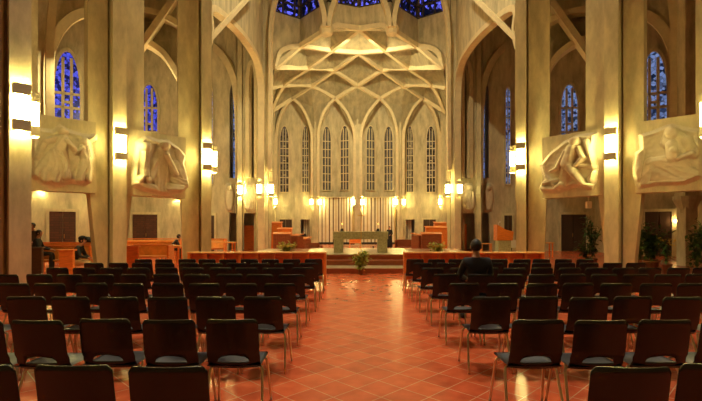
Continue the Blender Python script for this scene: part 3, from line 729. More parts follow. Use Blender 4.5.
ov = [(.1, .1), (.4, 0), (.8, .05), (1, .3), (.95, .7), (.8, .95), (.4, 1), (.1, .9), (0, .5)]
cf = [(.45, .15, .45, .18, .10, .10, .22, 0), (.45, .25, .5, .55, .15, .18, .22, 35), (.5, .55, .35, .85, .18, .14, .2, 35), (.7, .3, .8, .6, .1, .12, .18, 30), (.25, .35, .2, .7, .08, .08, .15, 25)]
for s, nm in SIDES:
    relief(s, WD, (243.5, 183, 256.5, 211.5), ov, cf, 'small oval stone relief beside the slim %s pier before the choir' % nm, n=36, seed=5+s)
    relief(s, OB, (224.5, 183, 235, 212), ov, mc(cf), ('small oval stone relief left of the far left lamp' if s == 1 else 'small shadowed oval stone relief behind the unlit lamp at right'), n=36, seed=8+s)

# ---------------------------------------------------------------- organ screen behind the altar
for s, nm in SIDES:
    t = thing('organ_screen', 'screen of upright cream and brown slats, %s half of apse' % nm, 'organ screen', (2.1*-s, 43.9, 0), group='slatted organ screens')
    base = bmesh.new(); box(base, (0, -.1, .1), (3.6, .5, .2)); done('base', base, DARK, t)
    w1, w2, w3 = bmesh.new(), bmesh.new(), bmesh.new(); x = -1.8; k = 0
    rr = random.Random(5)
    while x < 1.76:
        q = (w1, w3, w1, w2, w1, w3)[k % 6]; k += 1; wd = rr.choice((.16, .2, .26)) if q is w1 else rr.choice((.06, .08, .10)); x += wd+.012
        if x > 1.8: break
        box(q, (x-wd/2, -.05-(.05 if q is w1 else 0)-abs(x)*.08, 2.45), (wd, .06, 4.5))
    done('cream_slats', w1, SLW, t); done('gold_slats', w2, SLG, t); done('brown_slats', w3, SLB, t)
    b = bmesh.new(); box(b, (0, .18, 2.4), (3.62, .05, 4.8)); done('backing', b, SLG, t)
    b = bmesh.new(); box(b, (0, -.15, 4.72), (3.62, .5, .1)); done('top_ledge', b, CONC2, t)
    # slats glimpsed through the side doorway
    t = thing('organ_screen', 'slats glimpsed through the narrow %s doorway of the apse' % nm, 'organ screen', (-4.9*s, 44.9, 0), group='slatted organ screens')
    w1 = bmesh.new()
    for k in range(7): box(w1, (-.6+k*.2, 0, 1.4), (.13, .05, 2.8))
    done('slats', w1, SLW, t); b = bmesh.new(); box(b, (0, .1, 1.4), (1.5, .04, 2.8)); done('backing', b, SLB, t)

# ---------------------------------------------------------------- altar group
AY = 17.9
ax0, ax1 = XY(333, AY).x, XY(388, AY).x; acx = (ax0+ax1)/2; aw = ax1-ax0
t = thing('altar', 'green-grey stone altar table on two blocks atop the marble platform', 'altar', (acx, AY+.35, PLAT))
bm = bmesh.new(); box(bm, (0, 0, .72), (aw, .9, .32), bev=.012); done('altar_table', bm, STONE, t)
for k in (-1, 1):
    bm = bmesh.new(); box(bm, (k*(aw/2-.22), 0, .28), (.38, .75, .56), bev=.012); done('leg', bm, STONE, t)
for px, wd in ((342, 'left'), (378, 'right')):
    q = XY(px, AY+.3)
    t = thing('altar_candle', 'candle in a dark holder on the %s end of the altar' % wd, 'candle', (q.x, AY+.3, PLAT+.88), group='candles on the altar')
    bm = bmesh.new(); lathe(bm, [(.10, 0), (.11, .02), (.05, .05), (.07, .09), (.035, .12)]); done('holder', bm, DARK, t, True)
    bm = bmesh.new(); lathe(bm, [(.028, .12), (.028, .28), (.01, .285)]); done('wax', bm, WAX, t, True)
    bm = bmesh.new(); lathe(bm, [(.002, .285), (.014, .31), (.002, .36)]); done('flame', bm, FLAME, t, True)
q = XY(361, 17.55)
t = thing('processional_cross', 'slender brass cross on a pole in front of the altar', 'cross', (q.x, 17.3, PLAT))
bm = bmesh.new(); lathe(bm, [(.14, 0), (.14, .02), (.03, .05), (.012, .1), (.018, 1.3), (.03, 1.32)]); done('pole', bm, GOLD, t, True)
bm = bmesh.new(); box(bm, (0, 0, 1.47), (.04, .02, .36)); box(bm, (0, 0, 1.52), (.26, .02, .04)); done('cross', bm, GOLD, t)
# celebrant's chair and kneeler beyond the altar
q = XY(355, 34); t = thing('presider_chair', 'small orange wooden chair seen under the altar', 'chair', (q.x, 34, 0))
bm = bmesh.new(); box(bm, (0, 0, .45), (.9, .5, .08), bev=.01); done('seat', bm, WOODO, t)
bm = bmesh.new(); box(bm, (0, .26, .75), (.9, .06, .55), bev=.01); done('backrest', bm, WOODO, t)
for a in (-1, 1):
    bm = bmesh.new(); box(bm, (a*.4, 0, .205), (.07, .45, .41)); done('leg', bm, WOODO, t)
q = XY(358, 30); t = thing('altar_bench', 'long low grey bench on the floor behind the altar', 'bench', (q.x, 30, 0))
bm = bmesh.new(); box(bm, (0, 0, .40), (2.4, .4, .08), bev=.01); done('seat', bm, MARB, t)
for a in (-1, 1):
    bm = bmesh.new(); box(bm, (a*1.05, 0, .18), (.1, .36, .36)); done('leg', bm, DARK, t)

# ---------------------------------------------------------------- communion rails
for s, nm, xa, xb in ((1, 'left', -4.88, -1.12), (-1, 'right', .98, 4.79)):
    cx_ = (xa+xb)/2; L = xb-xa
    t = thing('communion_rail', 'long orange wooden rail on the %s of the aisle behind the chairs' % nm, 'rail', (cx_, 11.9, 0), group='orange wooden rails before the sanctuary')
    bm = bmesh.new(); box(bm, (0, -.02, .885), (L, .30, .035), bev=.006); done('top_board', bm, WOODL, t)
    bm = bmesh.new(); box(bm, (0, .04, .50), (L-.1, .03, .72)); done('panel', bm, WOODO, t)
    bm = bmesh.new(); box(bm, (0, -.3, .15), (L-.2, .25, .05), bev=.006); done('kneeling_board', bm, WOODR, t)
    for k in range(9):
        x = -L/2+.04+k*(L-.08)/8
        bm = bmesh.new(); box(bm, (x, -.02, .433), (.07, .24, .865), bev=.006); done('post', bm, WOODO, t)

# ---------------------------------------------------------------- pews, stalls, desks
def pew(label, loc, rz, L=2.4, h=.9, endm=WOODO, backm=WOODL, name='pew', cat='pew', group='orange wooden pews'):
    t = thing(name, label, cat, loc, rz, group)
    bm = bmesh.new(); box(bm, (0, 0, .43), (L-.08, .42, .04), bev=.006); done('seat', bm, backm, t)
    bm = bmesh.new(); box(bm, (0, .24, .62), (L-.08, .035, h-.34), bev=.006); done('backrest', bm, backm, t)
    bm = bmesh.new(); box(bm, (0, .24, h-.02+.02), (L-.08, .09, .035), bev=.006); done('top_rail', bm, endm, t)
    for k in (-1, 1):
        bm = bmesh.new(); box(bm, (k*(L/2-.03), .04, h/2), (.06, .55, h), bev=.008); done('end_panel', bm, endm, t)
    return t
def block(name, label, cat, loc, size, rz, m, topm=None, flutes=0, group=None, slope=False):
    t = thing(name, label, cat, loc, rz, group)
    bm = bmesh.new(); box(bm, (0, 0, size[2]/2), size, bev=.012)
    for k in range(flutes):
        x = -size[0]/2+.06+k*(size[0]-.12)/max(1, flutes-1); box(bm, (x, -size[1]/2-.008, size[2]/2), (.03, .02, size[2]-.1))
    done('body', bm, m, t)
    bm = bmesh.new(); M = Matrix.Rotation(.25, 4, 'X') if slope else None
    box(bm, (0, 0, .0), (size[0]+.08, size[1]+.08, .04), bev=.008)
    if slope: bmesh.ops.rotate(bm, verts=bm.verts, cent=(0, 0, 0), matrix=Matrix.Rotation(.2, 3, 'X'))
    bmesh.ops.translate(bm, verts=bm.verts, vec=(0, 0, size[2]+(.07 if slope else .02)))
    done('top', bm, topm or m, t)
    return t
def g(px, D, z=0): q = XY(px, D); return (q.x, q.y, z)
# left aisle
block('confessional_screen', 'dark brown wooden panel in front of the man at far left', 'panel', g(34.5, 14.2), (.5, .12, .9), .1, WOODD)
pew('long orange pew behind the cap-wearing man in the first left portal', g(66, 15.4), math.radians(4), 1.9, .92)
block('pew_end', 'upright red-orange panel at the end of the pew beside the cap-wearing man', 'panel', g(67, 13.0), (.42, .1, .88), 0, WOODO)
pew('orange pew further back behind the first left portal', g(70, 18.5), math.radians(0), 3.0, .95)
block('pew_end', 'upright red-orange panel at the near end of pews in the second left portal', 'panel', g(132, 16.4), (.5, .1, .85), 0, WOODO)
pew('orange pew directly behind the red-orange panel in the second left portal', g(150, 17.6), 0, 1.7, .88)
t = pew('orange pew in the middle of the second left portal', g(150, 20.6), 0, 2.6, .92)
pew('farthest orange pew in the second left portal', g(152, 23.5), 0, 3.2, 1.0)
def table(label, loc, L, W_, h, rz=0):
    t = thing('wooden_table', label, 'table', loc, rz)
    bm = bmesh.new(); box(bm, (0, 0, h-.03), (L, W_, .06), bev=.008); done('tabletop', bm, WOODL, t)
    for a in (-1, 1):
        for b in (-1, 1):
            bm = bmesh.new(); box(bm, (a*(L/2-.08), b*(W_/2-.06), (h-.06)/2), (.06, .06, h-.06)); done('leg', bm, WOODO, t)
table('honey wooden table left of the third left pier', g(171, 18.7), .95, .5, .83)
table('wooden table between the third left pier and the small reliefs', g(220, 23), 1.6, .6, .85)
pew('orange pew right of the third left pier', g(212, 25.5), 0, 1.6, .95)
block('wooden_screen', 'tall orange wooden panel between the two left choir piers', 'panel', g(250.5, 31.6), (.9, .12, 1.75), 0, WOODO)
block('wooden_screen', 'tall red-orange wooden panel between the two right choir piers', 'panel', g(460.5, 31.6), (.9, .12, 1.85), 0, WOODO)
# choir stalls either side
def stall(label, loc, w_, d_, h, rz, m=WOODR, fl=0):
    return block('choir_stall', label, 'choir stall', loc, (w_, d_, h), rz, m, WOODO, fl, 'choir stalls beside the altar', slope=True)
stall('wide brown front stall left of the altar', g(282, 25), .95, .4, 1.22, 0, WOODR, 8)
stall('narrow brown stall standing angled beside the wide left stall', g(297, 25.6), .75, .4, 1.12, math.radians(-50), WOODR, 6)
stall('highest orange stall in the left rear row', g(276, 33), .9, .5, 1.95, 0, WOODO)
stall('stepped orange stall in the left rear row', g(285, 31), 1.0, .5, 1.5, 0, WOODO)
stall('orange bench front nearest the altar on the left', g(305, 27), .55, .5, .9, math.radians(-35), WOODR)
stall('brown fluted stall nearest the altar on the right', g(417, 25.6), .35, .6, 1.15, math.radians(40), WOODR, 4)
stall('wide brown fluted stall right of the altar', g(431, 25), 1.1, .45, 1.22, 0, WOODR, 10)
stall('highest orange stall in the right rear row', g(440, 33), .9, .5, 1.95, 0, WOODO)
stall('stepped orange stall in the right rear row', g(436, 31), 1.5, .5, 1.6, 0, WOODO)
pew('low brown bench left of the altar beside the stalls', g(314, 24), math.radians(25), .9, .62, WOODR, WOODR, 'choir_bench', 'bench', 'low benches flanking the altar')
pew('low brown bench right of the altar beside the priest', g(404, 27), math.radians(-10), 1.1, .85, WOODR, WOODR, 'choir_bench', 'bench', 'low benches flanking the altar')
# ambo
t = thing('ambo', 'orange wooden lectern head on a rough stone block at right', 'lectern', g(503, 18.8), 0)
bm = bmesh.new(); vs = box(bm, (0, 0, .52), (.62, .5, 1.04), bev=.02, taper=.86); done('base', bm, STONE, t)
bm = bmesh.new(); pts = [(-.33, 1.04), (.33, 1.04), (.38, 1.42), (.05, 1.50), (-.33, 1.72)]
f1 = [bm.verts.new((x, -.24, z)) for x, z in pts]; f2 = [bm.verts.new((x, .24, z)) for x, z in pts]
bm.faces.new(f1); bm.faces.new(f2[::-1])
for i in range(5): bm.faces.new((f1[i], f2[i], f2[(i+1) % 5], f1[(i+1) % 5]))
done('lectern_head', bm, WOODO, t)
bm = bmesh.new(); tube(bm, [(-.2, 0, 1.66), (-.2, -.02, 1.80), (-.16, -.08, 1.84)], .012); lathe(bm, [(.01, 0), (.03, .02), (.03, .06), (.01, .08)], (-.16, -.08, 1.80), 10); done('microphone', bm, WHITEC, t)
t = thing('side_chair', 'small dark chair with a white back beside the orange lectern', 'chair', g(517, 19.5), 0)
bm = bmesh.new(); box(bm, (0, 0, .45), (.42, .42, .04), bev=.01); done('seat', bm, SUIT, t)
bm = bmesh.new(); box(bm, (0, .2, .85), (.40, .03, .35), bev=.01); done('backrest', bm, WHITEC, t)
for a in (-1, 1):
    for b in (-1, 1):
        bm = bmesh.new(); tube(bm, [(a*.18, b*.18, .43), (a*.19, b*.2, 0.0)], .014); done('leg', bm, METAL, t)
t = thing('stool', 'small wooden stool in the far right portal beside the lectern', 'stool', g(486, 24), 0)
bm = bmesh.new(); box(bm, (0, 0, .72), (.6, .4, .05), bev=.01); done('seat', bm, WOODL, t)
for a in (-1, 1):
    bm = bmesh.new(); box(bm, (a*.26, 0, .345), (.05, .36, .69)); done('leg', bm, WOODL, t)
# right aisle
t = thing('wall_bulb', 'bright bare bulb on the wall above the dark plants at right', 'lamp', (0, 0, 0))
u, z = OA.uz(48, 221); p = OA.at(u, 1.53+8*24/F, .0, -1); t.location = p
bm = bmesh.new(); bmesh.ops.create_uvsphere(bm, u_segments=12, v_segments=8, radius=.09); bmesh.ops.translate(bm, verts=bm.verts, vec=(-.05, -.3, 0)); done('bulb', bm, SPOTE, t, True)
bm = bmesh.new(); tube(bm, [(0, .02, 0), (-.02, -.12, 0), (-.05, -.23, 0)], .03); done('bracket', bm, GREYM, t)
t = thing('loudspeaker', 'small pale loudspeaker under the lintel left of the wide right pier', 'speaker', P(588.5, 198, 15.05)-Vector((0, 0, .12)))
bm = bmesh.new(); box(bm, (0, 0, -.12), (.16, .14, .24), bev=.015); done('cabinet', bm, SLW, t)
bm = bmesh.new(); box(bm, (0, .0, .10), (.03, .03, .24)); box(bm, (0, .12, .20), (.03, .3, .03)); done('bracket', bm, GREYM, t)
table('grey side table in the dim right portal', g(546, 24), .7, .5, .8)
bm = bmesh.new(); q = XY(687, 18.2); box(bm, (q.x, q.y, 1.5), (.5, .5, 3.0)); lathe(bm, [(.28, 2.2), (.30, 2.35), (.42, 2.6), (.5, 2.75), (.5, 2.9)], (q.x, q.y, 0), 12)
box(bm, (q.x, q.y, 11.5), (.6, .6, 17.2)); trim(bm, CONC)
# planters & plants
def leafmesh(bm, c, d, L, W_, droop=.3):
    d = d.normalized(); s = d.cross(Vector((0, 0, 1)));  s = s.normalized() if s.length > .05 else Vector((1, 0, 0))
    n = s.cross(d); a = bm.verts.new(c); pts = []
    for k, wq in ((.35, 1), (.7, .75)):
        m_ = c+d*L*k-Vector((0, 0, 1))*droop*L*k*k
        pts.append((bm.verts.new(m_+s*W_*wq/2+n*.004), bm.verts.new(m_-s*W_*wq/2+n*.004)))
    e = bm.verts.new(c+d*L-Vector((0, 0, 1))*droop*L)
    bm.faces.new((a, pts[0][0], pts[0][1])); bm.faces.new((pts[0][0], pts[1][0], pts[1][1], pts[0][1])); bm.faces.new((pts[1][0], e, pts[1][1]))
def plant(label, loc, h, rad, n, lm=LEAF, leaf=(.16, .06), pot=(.18, .3), seed=1, flowers=0, name='potted_plant', group=None, low=.15):
    rr = random.Random(seed); t = thing(name, label, 'plant', loc, 0, group)
    bm = bmesh.new(); lathe(bm, [(pot[0]*.7, 0), (pot[0]*.95, pot[1]*.85), (pot[0]*1.05, pot[1]*.86), (pot[0]*1.05, pot[1]), (pot[0]*.9, pot[1]), (pot[0]*.88, pot[1]*.9)]); done('pot', bm, POTM, t, True)
    st = bmesh.new(); lf = bmesh.new(); fl = bmesh.new(); ns = max(4, n//40); k = 0
    for i in range(ns):
        a = rr.uniform(0, 6.28); r_ = rad*math.sqrt(rr.random()); top = Vector((r_*math.cos(a), r_*math.sin(a), pot[1]+(h-pot[1])*rr.uniform(.6, 1)))
        mid_ = Vector((top.x*.35, top.y*.35, pot[1]+(top.z-pot[1])*.55)); line = spline([Vector((0, 0, pot[1]*.9)), mid_, top], 4)
        tube(st, line, .006+.004*h, 5)
        for q in range(n//ns):
            f_ = rr.uniform(low, 1); ii = min(len(line)-1, int(f_*len(line))); c = line[ii]
            c = c+Vector((rr.uniform(-1, 1), rr.uniform(-1, 1), rr.uniform(-1, 1)))*rad*.35
            dd = Vector((rr.uniform(-1, 1), rr.uniform(-1, 1), rr.uniform(-.3, .9))); sc = rr.uniform(.7, 1.3)
            leafmesh(lf, c, dd, leaf[0]*sc, leaf[1]*sc)
    for i in range(flowers):
        a = rr.uniform(0, 6.28); r_ = rad*1.1*math.sqrt(rr.random()); c = Vector((r_*math.cos(a), r_*math.sin(a), h*rr.uniform(.82, 1.08)))
        for p_ in range(7):
            an = p_*math.pi*2/7; leafmesh(fl, c, Vector((math.cos(an), math.sin(an), .35)), leaf[0]*.32, leaf[0]*.2, .1)
        bmesh.ops.create_icosphere(fl, subdivisions=1, radius=leaf[0]*.1, matrix=Matrix.Translation(c))
    done('stems', st, LEAF, t); done('foliage', lf, lm, t)
    if flowers: done('flowers', fl, FLOWM, t)
    else: fl.free()
    return t
q = g(361, 14.55)
plant('potted plant with yellow-green leaves standing in the aisle before the steps', q, .72, .25, 320, LEAFY, (.17, .07), (.10, .20), 3, 14)
plant('tall dark green plant left of the wide right pier in the portal', g(592, 17.5), 2.05, .35, 360, LEAF, (.22, .07), (.2, .35), 4)
plant('low spreading plant at the foot of the portal left of the wide right pier', g(586, 16.6), .95, .4, 260, LEAF, (.2, .06), (.2, .3), 14)
plant('big bushy dark plant under the bare bulb in the right portal', g(651, 15.6), 1.65, .5, 620, LEAF, (.22, .08), (.26, .4), 5)
plant('tallest dark plant at the right edge of the photo', g(697, 13.2), 1.75, .35, 420, LEAF, (.22, .07), (.24, .35), 6)
plant('yellow-flowered plant beside the bushy dark plant in the right portal', g(667, 14.8), 1.15, .24, 160, LEAF, (.2, .06), (.16, .35), 7, 30)
plant('broad green shrub between the flowering plant and the left edge of the right portal', g(640, 16.9), 1.35, .3, 260, LEAF, (.2, .07), (.2, .35), 9)
for px, wd in ((287, 'left'), (438, 'right')):
    t = plant('low bowl of cream and yellow flowers on the %s of the platform edge' % wd, g(px, 17.2, PLAT), .32, .36, 200, LEAFY, (.20, .08), (.2, .1), 11, 70, 'flower_bowl', 'flower bowls on the platform')

# ---------------------------------------------------------------- chairs
def make_chair():
    t = thing('stacking_chair', '', 'chair')
    # backrest, curved shell with a hand opening at its foot
    bm = bmesh.new(); us = [-1, -.97, -.9, -.8, -.7, -.62, -.56, -.45, -.3, -.15, 0, .15, .3, .45, .56, .62, .7, .8, .9, .97, 1]
    hw = .21; zt = .82; zb = .465; nv = 9
    def bp(u, z):
        k = (z-zb)/(zt-zb); wd = hw*(1.0-.02*k)
        y = -.205-.06*k-.035*(1-u*u)+(.015 if k < .15 else 0)
        return Vector((u*wd, y, z))
    def ztop(u): return zt-.035*max(0, (abs(u)-.86)/.14)**2
    def zlow(u): return zb+.065*math.sqrt(max(0, 1-(u/.62)**2))
    grid = [[bm.verts.new(bp(u, zlow(u)+(ztop(u)-zlow(u))*j/nv)) for j in range(nv+1)] for u in us]
    for a, b in zip(grid, grid[1:]):
        for j in range(nv): bm.faces.new((a[j], a[j+1], b[j+1], b[j]))
    # bar under the opening
    r2 = [[bm.verts.new(bp(u, zb)+Vector((0, .02*j, -.028*j))) for j in range(3)] for u in us]
    for a, b in zip(r2, r2[1:]):
        for j in range(2): bm.faces.new((a[j], a[j+1], b[j+1], b[j]))
    bmesh.ops.remove_doubles(bm, verts=bm.verts, dist=.0005)
    bmesh.ops.recalc_face_normals(bm, faces=bm.faces)
    bmesh.ops.solidify(bm, geom=bm.faces, thickness=.012)
    done('backrest', bm, BLACKP, t, True)
    bm = bmesh.new(); n = 10; G = []
    for i in range(n+1):
        row = []
        for j in range(n+1):
            u = -1+2*i/n; v = j/n; y = -.205+.43*v
            z = .435-.02*(1-u*u)*math.sin(math.pi*min(1, v*1.1))-.035*max(0, v-.8)*5*max(0, v-.8)
            wq = .215*(1-.12*max(0, v-.85)/.15*abs(u)); row.append(bm.verts.new((u*wq, y, z)))
        G.append(row)
    for i in range(n):
        for j in range(n): bm.faces.new((G[i][j], G[i+1][j], G[i+1][j+1], G[i][j+1]))
    bmesh.ops.solidify(bm, geom=bm.faces, thickness=.014); done('seat', bm, SEATM, t, True)
    for sx in (-1, 1):
        for ya, yb in ((-.10, -.24), (.12, .21)):
            bm = bmesh.new()
            tube(bm, spline([(sx*.06, ya, .405), (sx*.17, ya, .405), (sx*.205, ya+(yb-ya)*.05, .385), (sx*.216, ya+(yb-ya)*.3, .28), (sx*.232, yb, .0)], 4), .0115, 8)
            done('leg', bm, METAL, t, True)
    return t
CH = make_chair(); first = True
ORD = ['first', 'second', 'third', 'fourth', 'fifth', 'sixth', 'seventh', 'eighth', 'ninth', 'tenth', 'eleventh']
RW = ['row nearest the camera', 'second row from the camera', 'third row from the camera', 'fourth row from the camera', 'fifth row from the camera', 'third row behind the rail', 'second row behind the rail', 'row directly behind the rail']
for r_ in range(8):
    D = 2.28+1.14*r_
    for s, nm in ((-1, 'left'), (1, 'right')):
        for k in range(11 if s == 1 else 10):
            x = (-1.12-.21-.5*k) if s == -1 else (.865+.21+.5*k)
            if r_ == 7 and k > 8: continue
            if s == 1 and k > 9 and r_ != 5: continue
            px = CX+(x-CAMX)*F/D; hwp = .25*F/D
            if px+hwp < -6 or px-hwp > 708: continue
            o = CH if first else copy_tree(CH); first = False
            jx = R.uniform(-.012, .012); jy = R.uniform(-.035, .035); rz = R.uniform(-.03, .03)
            if s == 1 and r_ == 4 and k == 1: jx = .05; jy = 0; rz = 0
            o.location = (x+jx, D+.26+jy, 0); o.rotation_euler = (0, 0, rz)
            o['label'] = 'black metal-legged chair, %s block, %s, %s from the aisle' % (nm, RW[r_], ORD[k])
            o['category'] = 'chair'; o['group'] = 'rows of black stacking chairs'

# ---------------------------------------------------------------- people
def skin_mesh(name, J, E, m, parent, root=None, sub=2):
    """J: name -> (co, radius); E: edges"""
    me = bpy.data.meshes.new(name); keys = list(J); ix = {k: i for i, k in enumerate(keys)}
    me.from_pydata([J[k][0] for k in keys], [(ix[a], ix[b]) for a, b in E], [])
    o = bpy.data.objects.new(name, me); COL.objects.link(o)
    sk = o.modifiers.new('s', 'SKIN'); sk.use_smooth_shade = True
    sv = me.skin_vertices[0].data
    for k in keys:
        r = J[k][1]; sv[ix[k]].radius = (r, r) if not isinstance(r, tuple) else r; sv[ix[k]].use_root = (k == (root or keys[0]))
    sb = o.modifiers.new('u', 'SUBSURF'); sb.levels = sub; sb.render_levels = sub
    dg = bpy.context.evaluated_depsgraph_get(); dg.update()
    nm = bpy.data.meshes.new_from_object(o.evaluated_get(dg)); nm.name = name
    bpy.data.objects.remove(o); nm.materials.clear(); nm.materials.append(m)
    for p in nm.polygons: p.use_smooth = True
    n = bpy.data.objects.new(name, nm); COL.objects.link(n); n.parent = parent
    return n
def person(label, loc, rz, pose='sit', top=SUIT, legs=SUIT, robe=False, lean=0.0, head_pitch=0.0, cap=False, skirt=None, H=1.72, group=None, hands=(.12, .42, .30), sit=.46):
    t = thing('person', label, 'person', loc, rz, group); k = H/1.72
    hip = .93*k if pose == 'stand' else sit+.09
    def V(x, y, z): return Vector((x, y, z))
    def up(y, z):  # torso leaning forward about the hip (facing +Y)
        return V(0, y+math.sin(lean)*z, hip+math.cos(lean)*z)
    def sh(x, z): q = up(0, z); return V(x, q.y, q.z)
    pel = up(0, 0); ab = up(.01, .2); chst = up(0, .38); nk = up(.01, .52); nk2 = up(.03, .58)
    hy = math.sin(head_pitch)*.12
    hc = nk2+V(0, .02+hy, .10-abs(hy)*.3)
    if pose == 'stand':
        kn = [V(x*.10, .02, .50*k) for x in (-1, 1)]; an = [V(x*.10, -.01, .08) for x in (-1, 1)]; hp = [V(x*.09, 0, hip-.06) for x in (-1, 1)]
    else:
        hp = [V(x*.09, .04, hip-.01) for x in (-1, 1)]; kn = [V(x*.12, .46, sit+.07) for x in (-1, 1)]; an = [V(x*.11, .44, .08) for x in (-1, 1)]
    shl = [sh(x*.185, .46) for x in (-1, 1)]
    if pose == 'stand': el = [shl[i]+V(x*.06, .03, -.28) for i, x in enumerate((-1, 1))]; ha = [shl[i]+V(-x*.04, .25, -.36) for i, x in enumerate((-1, 1))]
    else: el = [shl[i]+V(x*.07, .10, -.25) for i, x in enumerate((-1, 1))]; ha = [V(x*hands[0]*.6, hands[1], sit+hands[2]-.08) for x in (-1, 1)]
    # body (skin): head, neck, torso core, arms with hands and fingers, shins and feet
    J = {'pel': (pel, .10), 'ab': (ab, .10), 'ch': (chst, .12), 'nk': (nk, .055), 'nk2': (nk2, .052), 'jaw': (hc+V(0, .035, -.055), .062), 'hd': (hc+V(0, 0, .02), .088), 'cr': (hc+V(0, -.015, .085), .066)}
    E = [('pel', 'ab'), ('ab', 'ch'), ('ch', 'nk'), ('nk', 'nk2'), ('nk2', 'jaw'), ('jaw', 'hd'), ('hd', 'cr')]
    for i, x in enumerate((-1, 1)):
        a = str(i)
        J['s'+a] = (shl[i], .05); J['e'+a] = (el[i], .036); J['w'+a] = (ha[i], .026)
        E += [('ch', 's'+a), ('s'+a, 'e'+a), ('e'+a, 'w'+a)]
        d = (ha[i]-el[i]).normalized(); J['p'+a] = (ha[i]+d*.07, .034); E.append(('w'+a, 'p'+a))
        J['h'+a] = (hp[i], .08); J['k'+a] = (kn[i], .05); J['a'+a] = (an[i], .036); J['t'+a] = (an[i]+V(0, .15, -.045), .032)
        E += [('pel', 'h'+a), ('h'+a, 'k'+a), ('k'+a, 'a'+a), ('a'+a, 't'+a)]
    skin_mesh('body', J, E, SKIN, t, 'pel')
    # fingers
    bm = bmesh.new()
    for i, x in enumerate((-1, 1)):
        d = (ha[i]-el[i]).normalized(); sdv = d.cross(V(0, 0, 1)).normalized(); dn = sdv.cross(d)
        if dn.z > 0: dn = -dn
        b0 = ha[i]+d*.085
        for q, L in ((-1.5, .062), (-.5, .074), (.5, .07), (1.5, .055)):
            p0 = b0+sdv*q*.018; tube(bm, [p0-d*.02, p0+d*L*.4, p0+d*L*.75+dn*.014, p0+d*L*.95+dn*.035], [.0095, .009, .0085, .0065], 6)
        p0 = ha[i]+d*.03-sdv*x*.028; tube(bm, [p0, p0-sdv*x*.025+d*.025, p0-sdv*x*.03+d*.055+dn*.01], [.011, .0095, .007], 6)
    done('fingers', bm, SKIN, t, True)
    # face details
    bm = bmesh.new(); fz = hc+V(0, .0, 0)
    tube(bm, [fz+V(0, .085, .035), fz+V(0, .108, .0), fz+V(0, .10, -.012)], [.008, .015, .01], 6)
    for x in (-1, 1): bmesh.ops.create_uvsphere(bm, u_segments=8, v_segments=6, radius=.02, matrix=Matrix.Translation(fz+V(x*.09, -.005, .005)) @ Matrix.Diagonal((.4, 1, 1.5, 1)))
    done('nose_and_ears', bm, SKIN, t, True)
    bm = bmesh.new()
    for x in (-1, 1): bmesh.ops.create_uvsphere(bm, u_segments=8, v_segments=6, radius=.011, matrix=Matrix.Translation(fz+V(x*.032, .082, .03)))
    box(bm, fz+V(0, .095, -.045), (.045, .008, .006)); done('eyes_and_mouth', bm, HAIR, t, True)
    # hair
    bm = bmesh.new(); bmesh.ops.create_uvsphere(bm, u_segments=20, v_segments=14, radius=1)
    for v in bm.verts: v.co = Vector((v.co.x*.090, v.co.y*.100-.014, v.co.z*.108+.032))+fz
    kill = [v for v in bm.verts if (v.co-fz).y > .045 and (v.co-fz).z < .075 or (v.co-fz).z < -.055]
    bmesh.ops.delete(bm, geom=kill, context='VERTS'); bmesh.ops.solidify(bm, geom=bm.faces, thickness=.01); done('hair', bm, HAIR, t, True)
    if cap:
        bm = bmesh.new(); bmesh.ops.create_uvsphere(bm, u_segments=18, v_segments=12, radius=1)
        for v in bm.verts: v.co = Vector((v.co.x*.112, v.co.y*.122, max(v.co.z, -.05)*.10+.075))+fz
        box(bm, fz+V(0, .13, .075), (.13, .09, .012), bev=.004); done('cap', bm, SUIT, t, True)
    # jacket
    J = {'ch': (chst, (.155, .115)), 'ab': (ab, (.15, .12)), 'pel': (pel+V(0, 0, -.03), (.16, .13)), 'nk': (nk, .068)}
    E = [('pel', 'ab'), ('ab', 'ch'), ('ch', 'nk')]
    for i in (0, 1):
        a = str(i); J['s'+a] = (shl[i], .072); J['e'+a] = (el[i], .053); J['w'+a] = (ha[i], .040); E += [('ch', 's'+a), ('s'+a, 'e'+a), ('e'+a, 'w'+a)]
    skin_mesh('jacket', J, E, top, t, 'ch')
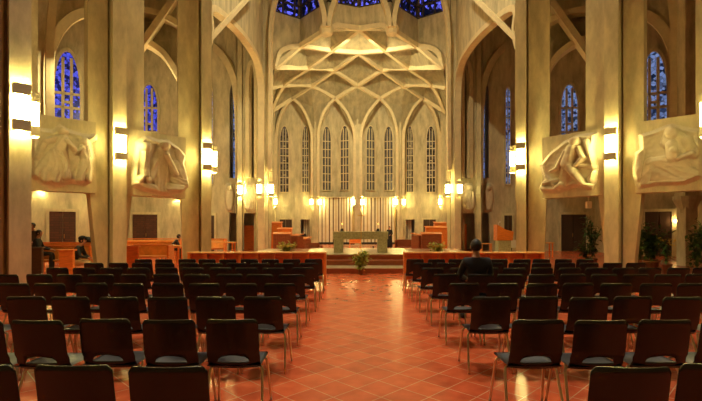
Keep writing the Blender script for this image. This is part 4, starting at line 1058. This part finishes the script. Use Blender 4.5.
    if robe:
        bm = bmesh.new(); lathe(bm, [(.27, .02), (.25, .3), (.21, .7), (.18, hip), (.14, hip+.1)], (0, 0, 0), 20)
        for v in bm.verts:
            a = math.atan2(v.co.y, v.co.x); v.co.x *= 1+.07*math.sin(a*7); v.co.y *= .75*(1+.07*math.sin(a*7))
        done('robe_skirt', bm, top, t, True)
    else:
        J = {'pel': (pel+V(0, 0, -.02), (.15, .13))}; E = []
        for i in (0, 1):
            a = str(i); J['h'+a] = (hp[i], .095); J['k'+a] = (kn[i], .068); J['a'+a] = (an[i]+V(0, 0, .02), .052)
            E += [('pel', 'h'+a), ('h'+a, 'k'+a), ('k'+a, 'a'+a)]
        skin_mesh('trousers', J, E, legs, t, 'pel')
    for i in (0, 1):
        bm = bmesh.new(); box(bm, an[i]+V(0, .06, -.035), (.095, .27, .09), bev=.03); done('shoe', bm, HAIR, t, True)
    return t
mx_ = .865+.21+.5+.05
person('man in a black jacket seen from behind, seated right of the aisle', (mx_, 2.28+1.14*4+.26-.03, 0), 0, lean=-.02, H=1.7)
bench = g(73.5, 13.5)
person('man in a dark cap and coat seated sideways beside the red-orange panel', (bench[0], bench[1], 0), math.radians(-75), lean=.35, legs=BEIGEC, cap=True, sit=.42)
person('dark-suited man with folded hands seated behind the brown panel at far left', g(36.5, 15.0), math.radians(-70), lean=.05, sit=.60)
person('standing figure in brown behind the dark-suited man at far left', g(33.5, 16.2), math.radians(180), pose='stand', top=BROWNC, legs=BROWNC, H=1.75)
person('person in a black coat bending forward on a pew in the second left portal', g(170, 20.4), math.radians(-60), lean=.65, sit=.5)
person('priest in a long black robe standing right of the altar', g(389.5, 36), math.radians(160), pose='stand', robe=True, H=1.75)
person('dark-clothed person seated in the narrow left doorway of the apse', g(303.5, 40), math.radians(180), lean=0, sit=.5)
t = thing('coat_bundle', 'dark coat bundle lying over the far pew behind the cap-wearing man', 'coat', g(86, 18.5, .95))
bm = bmesh.new(); bmesh.ops.create_icosphere(bm, subdivisions=3, radius=.22)
for v in bm.verts: v.co = Vector((v.co.x*1.2, v.co.y*.8, max(v.co.z, -.12)*.75+.10))*(1+.12*noise.noise(v.co*9))
done('cloth', bm, SUIT, t, True)
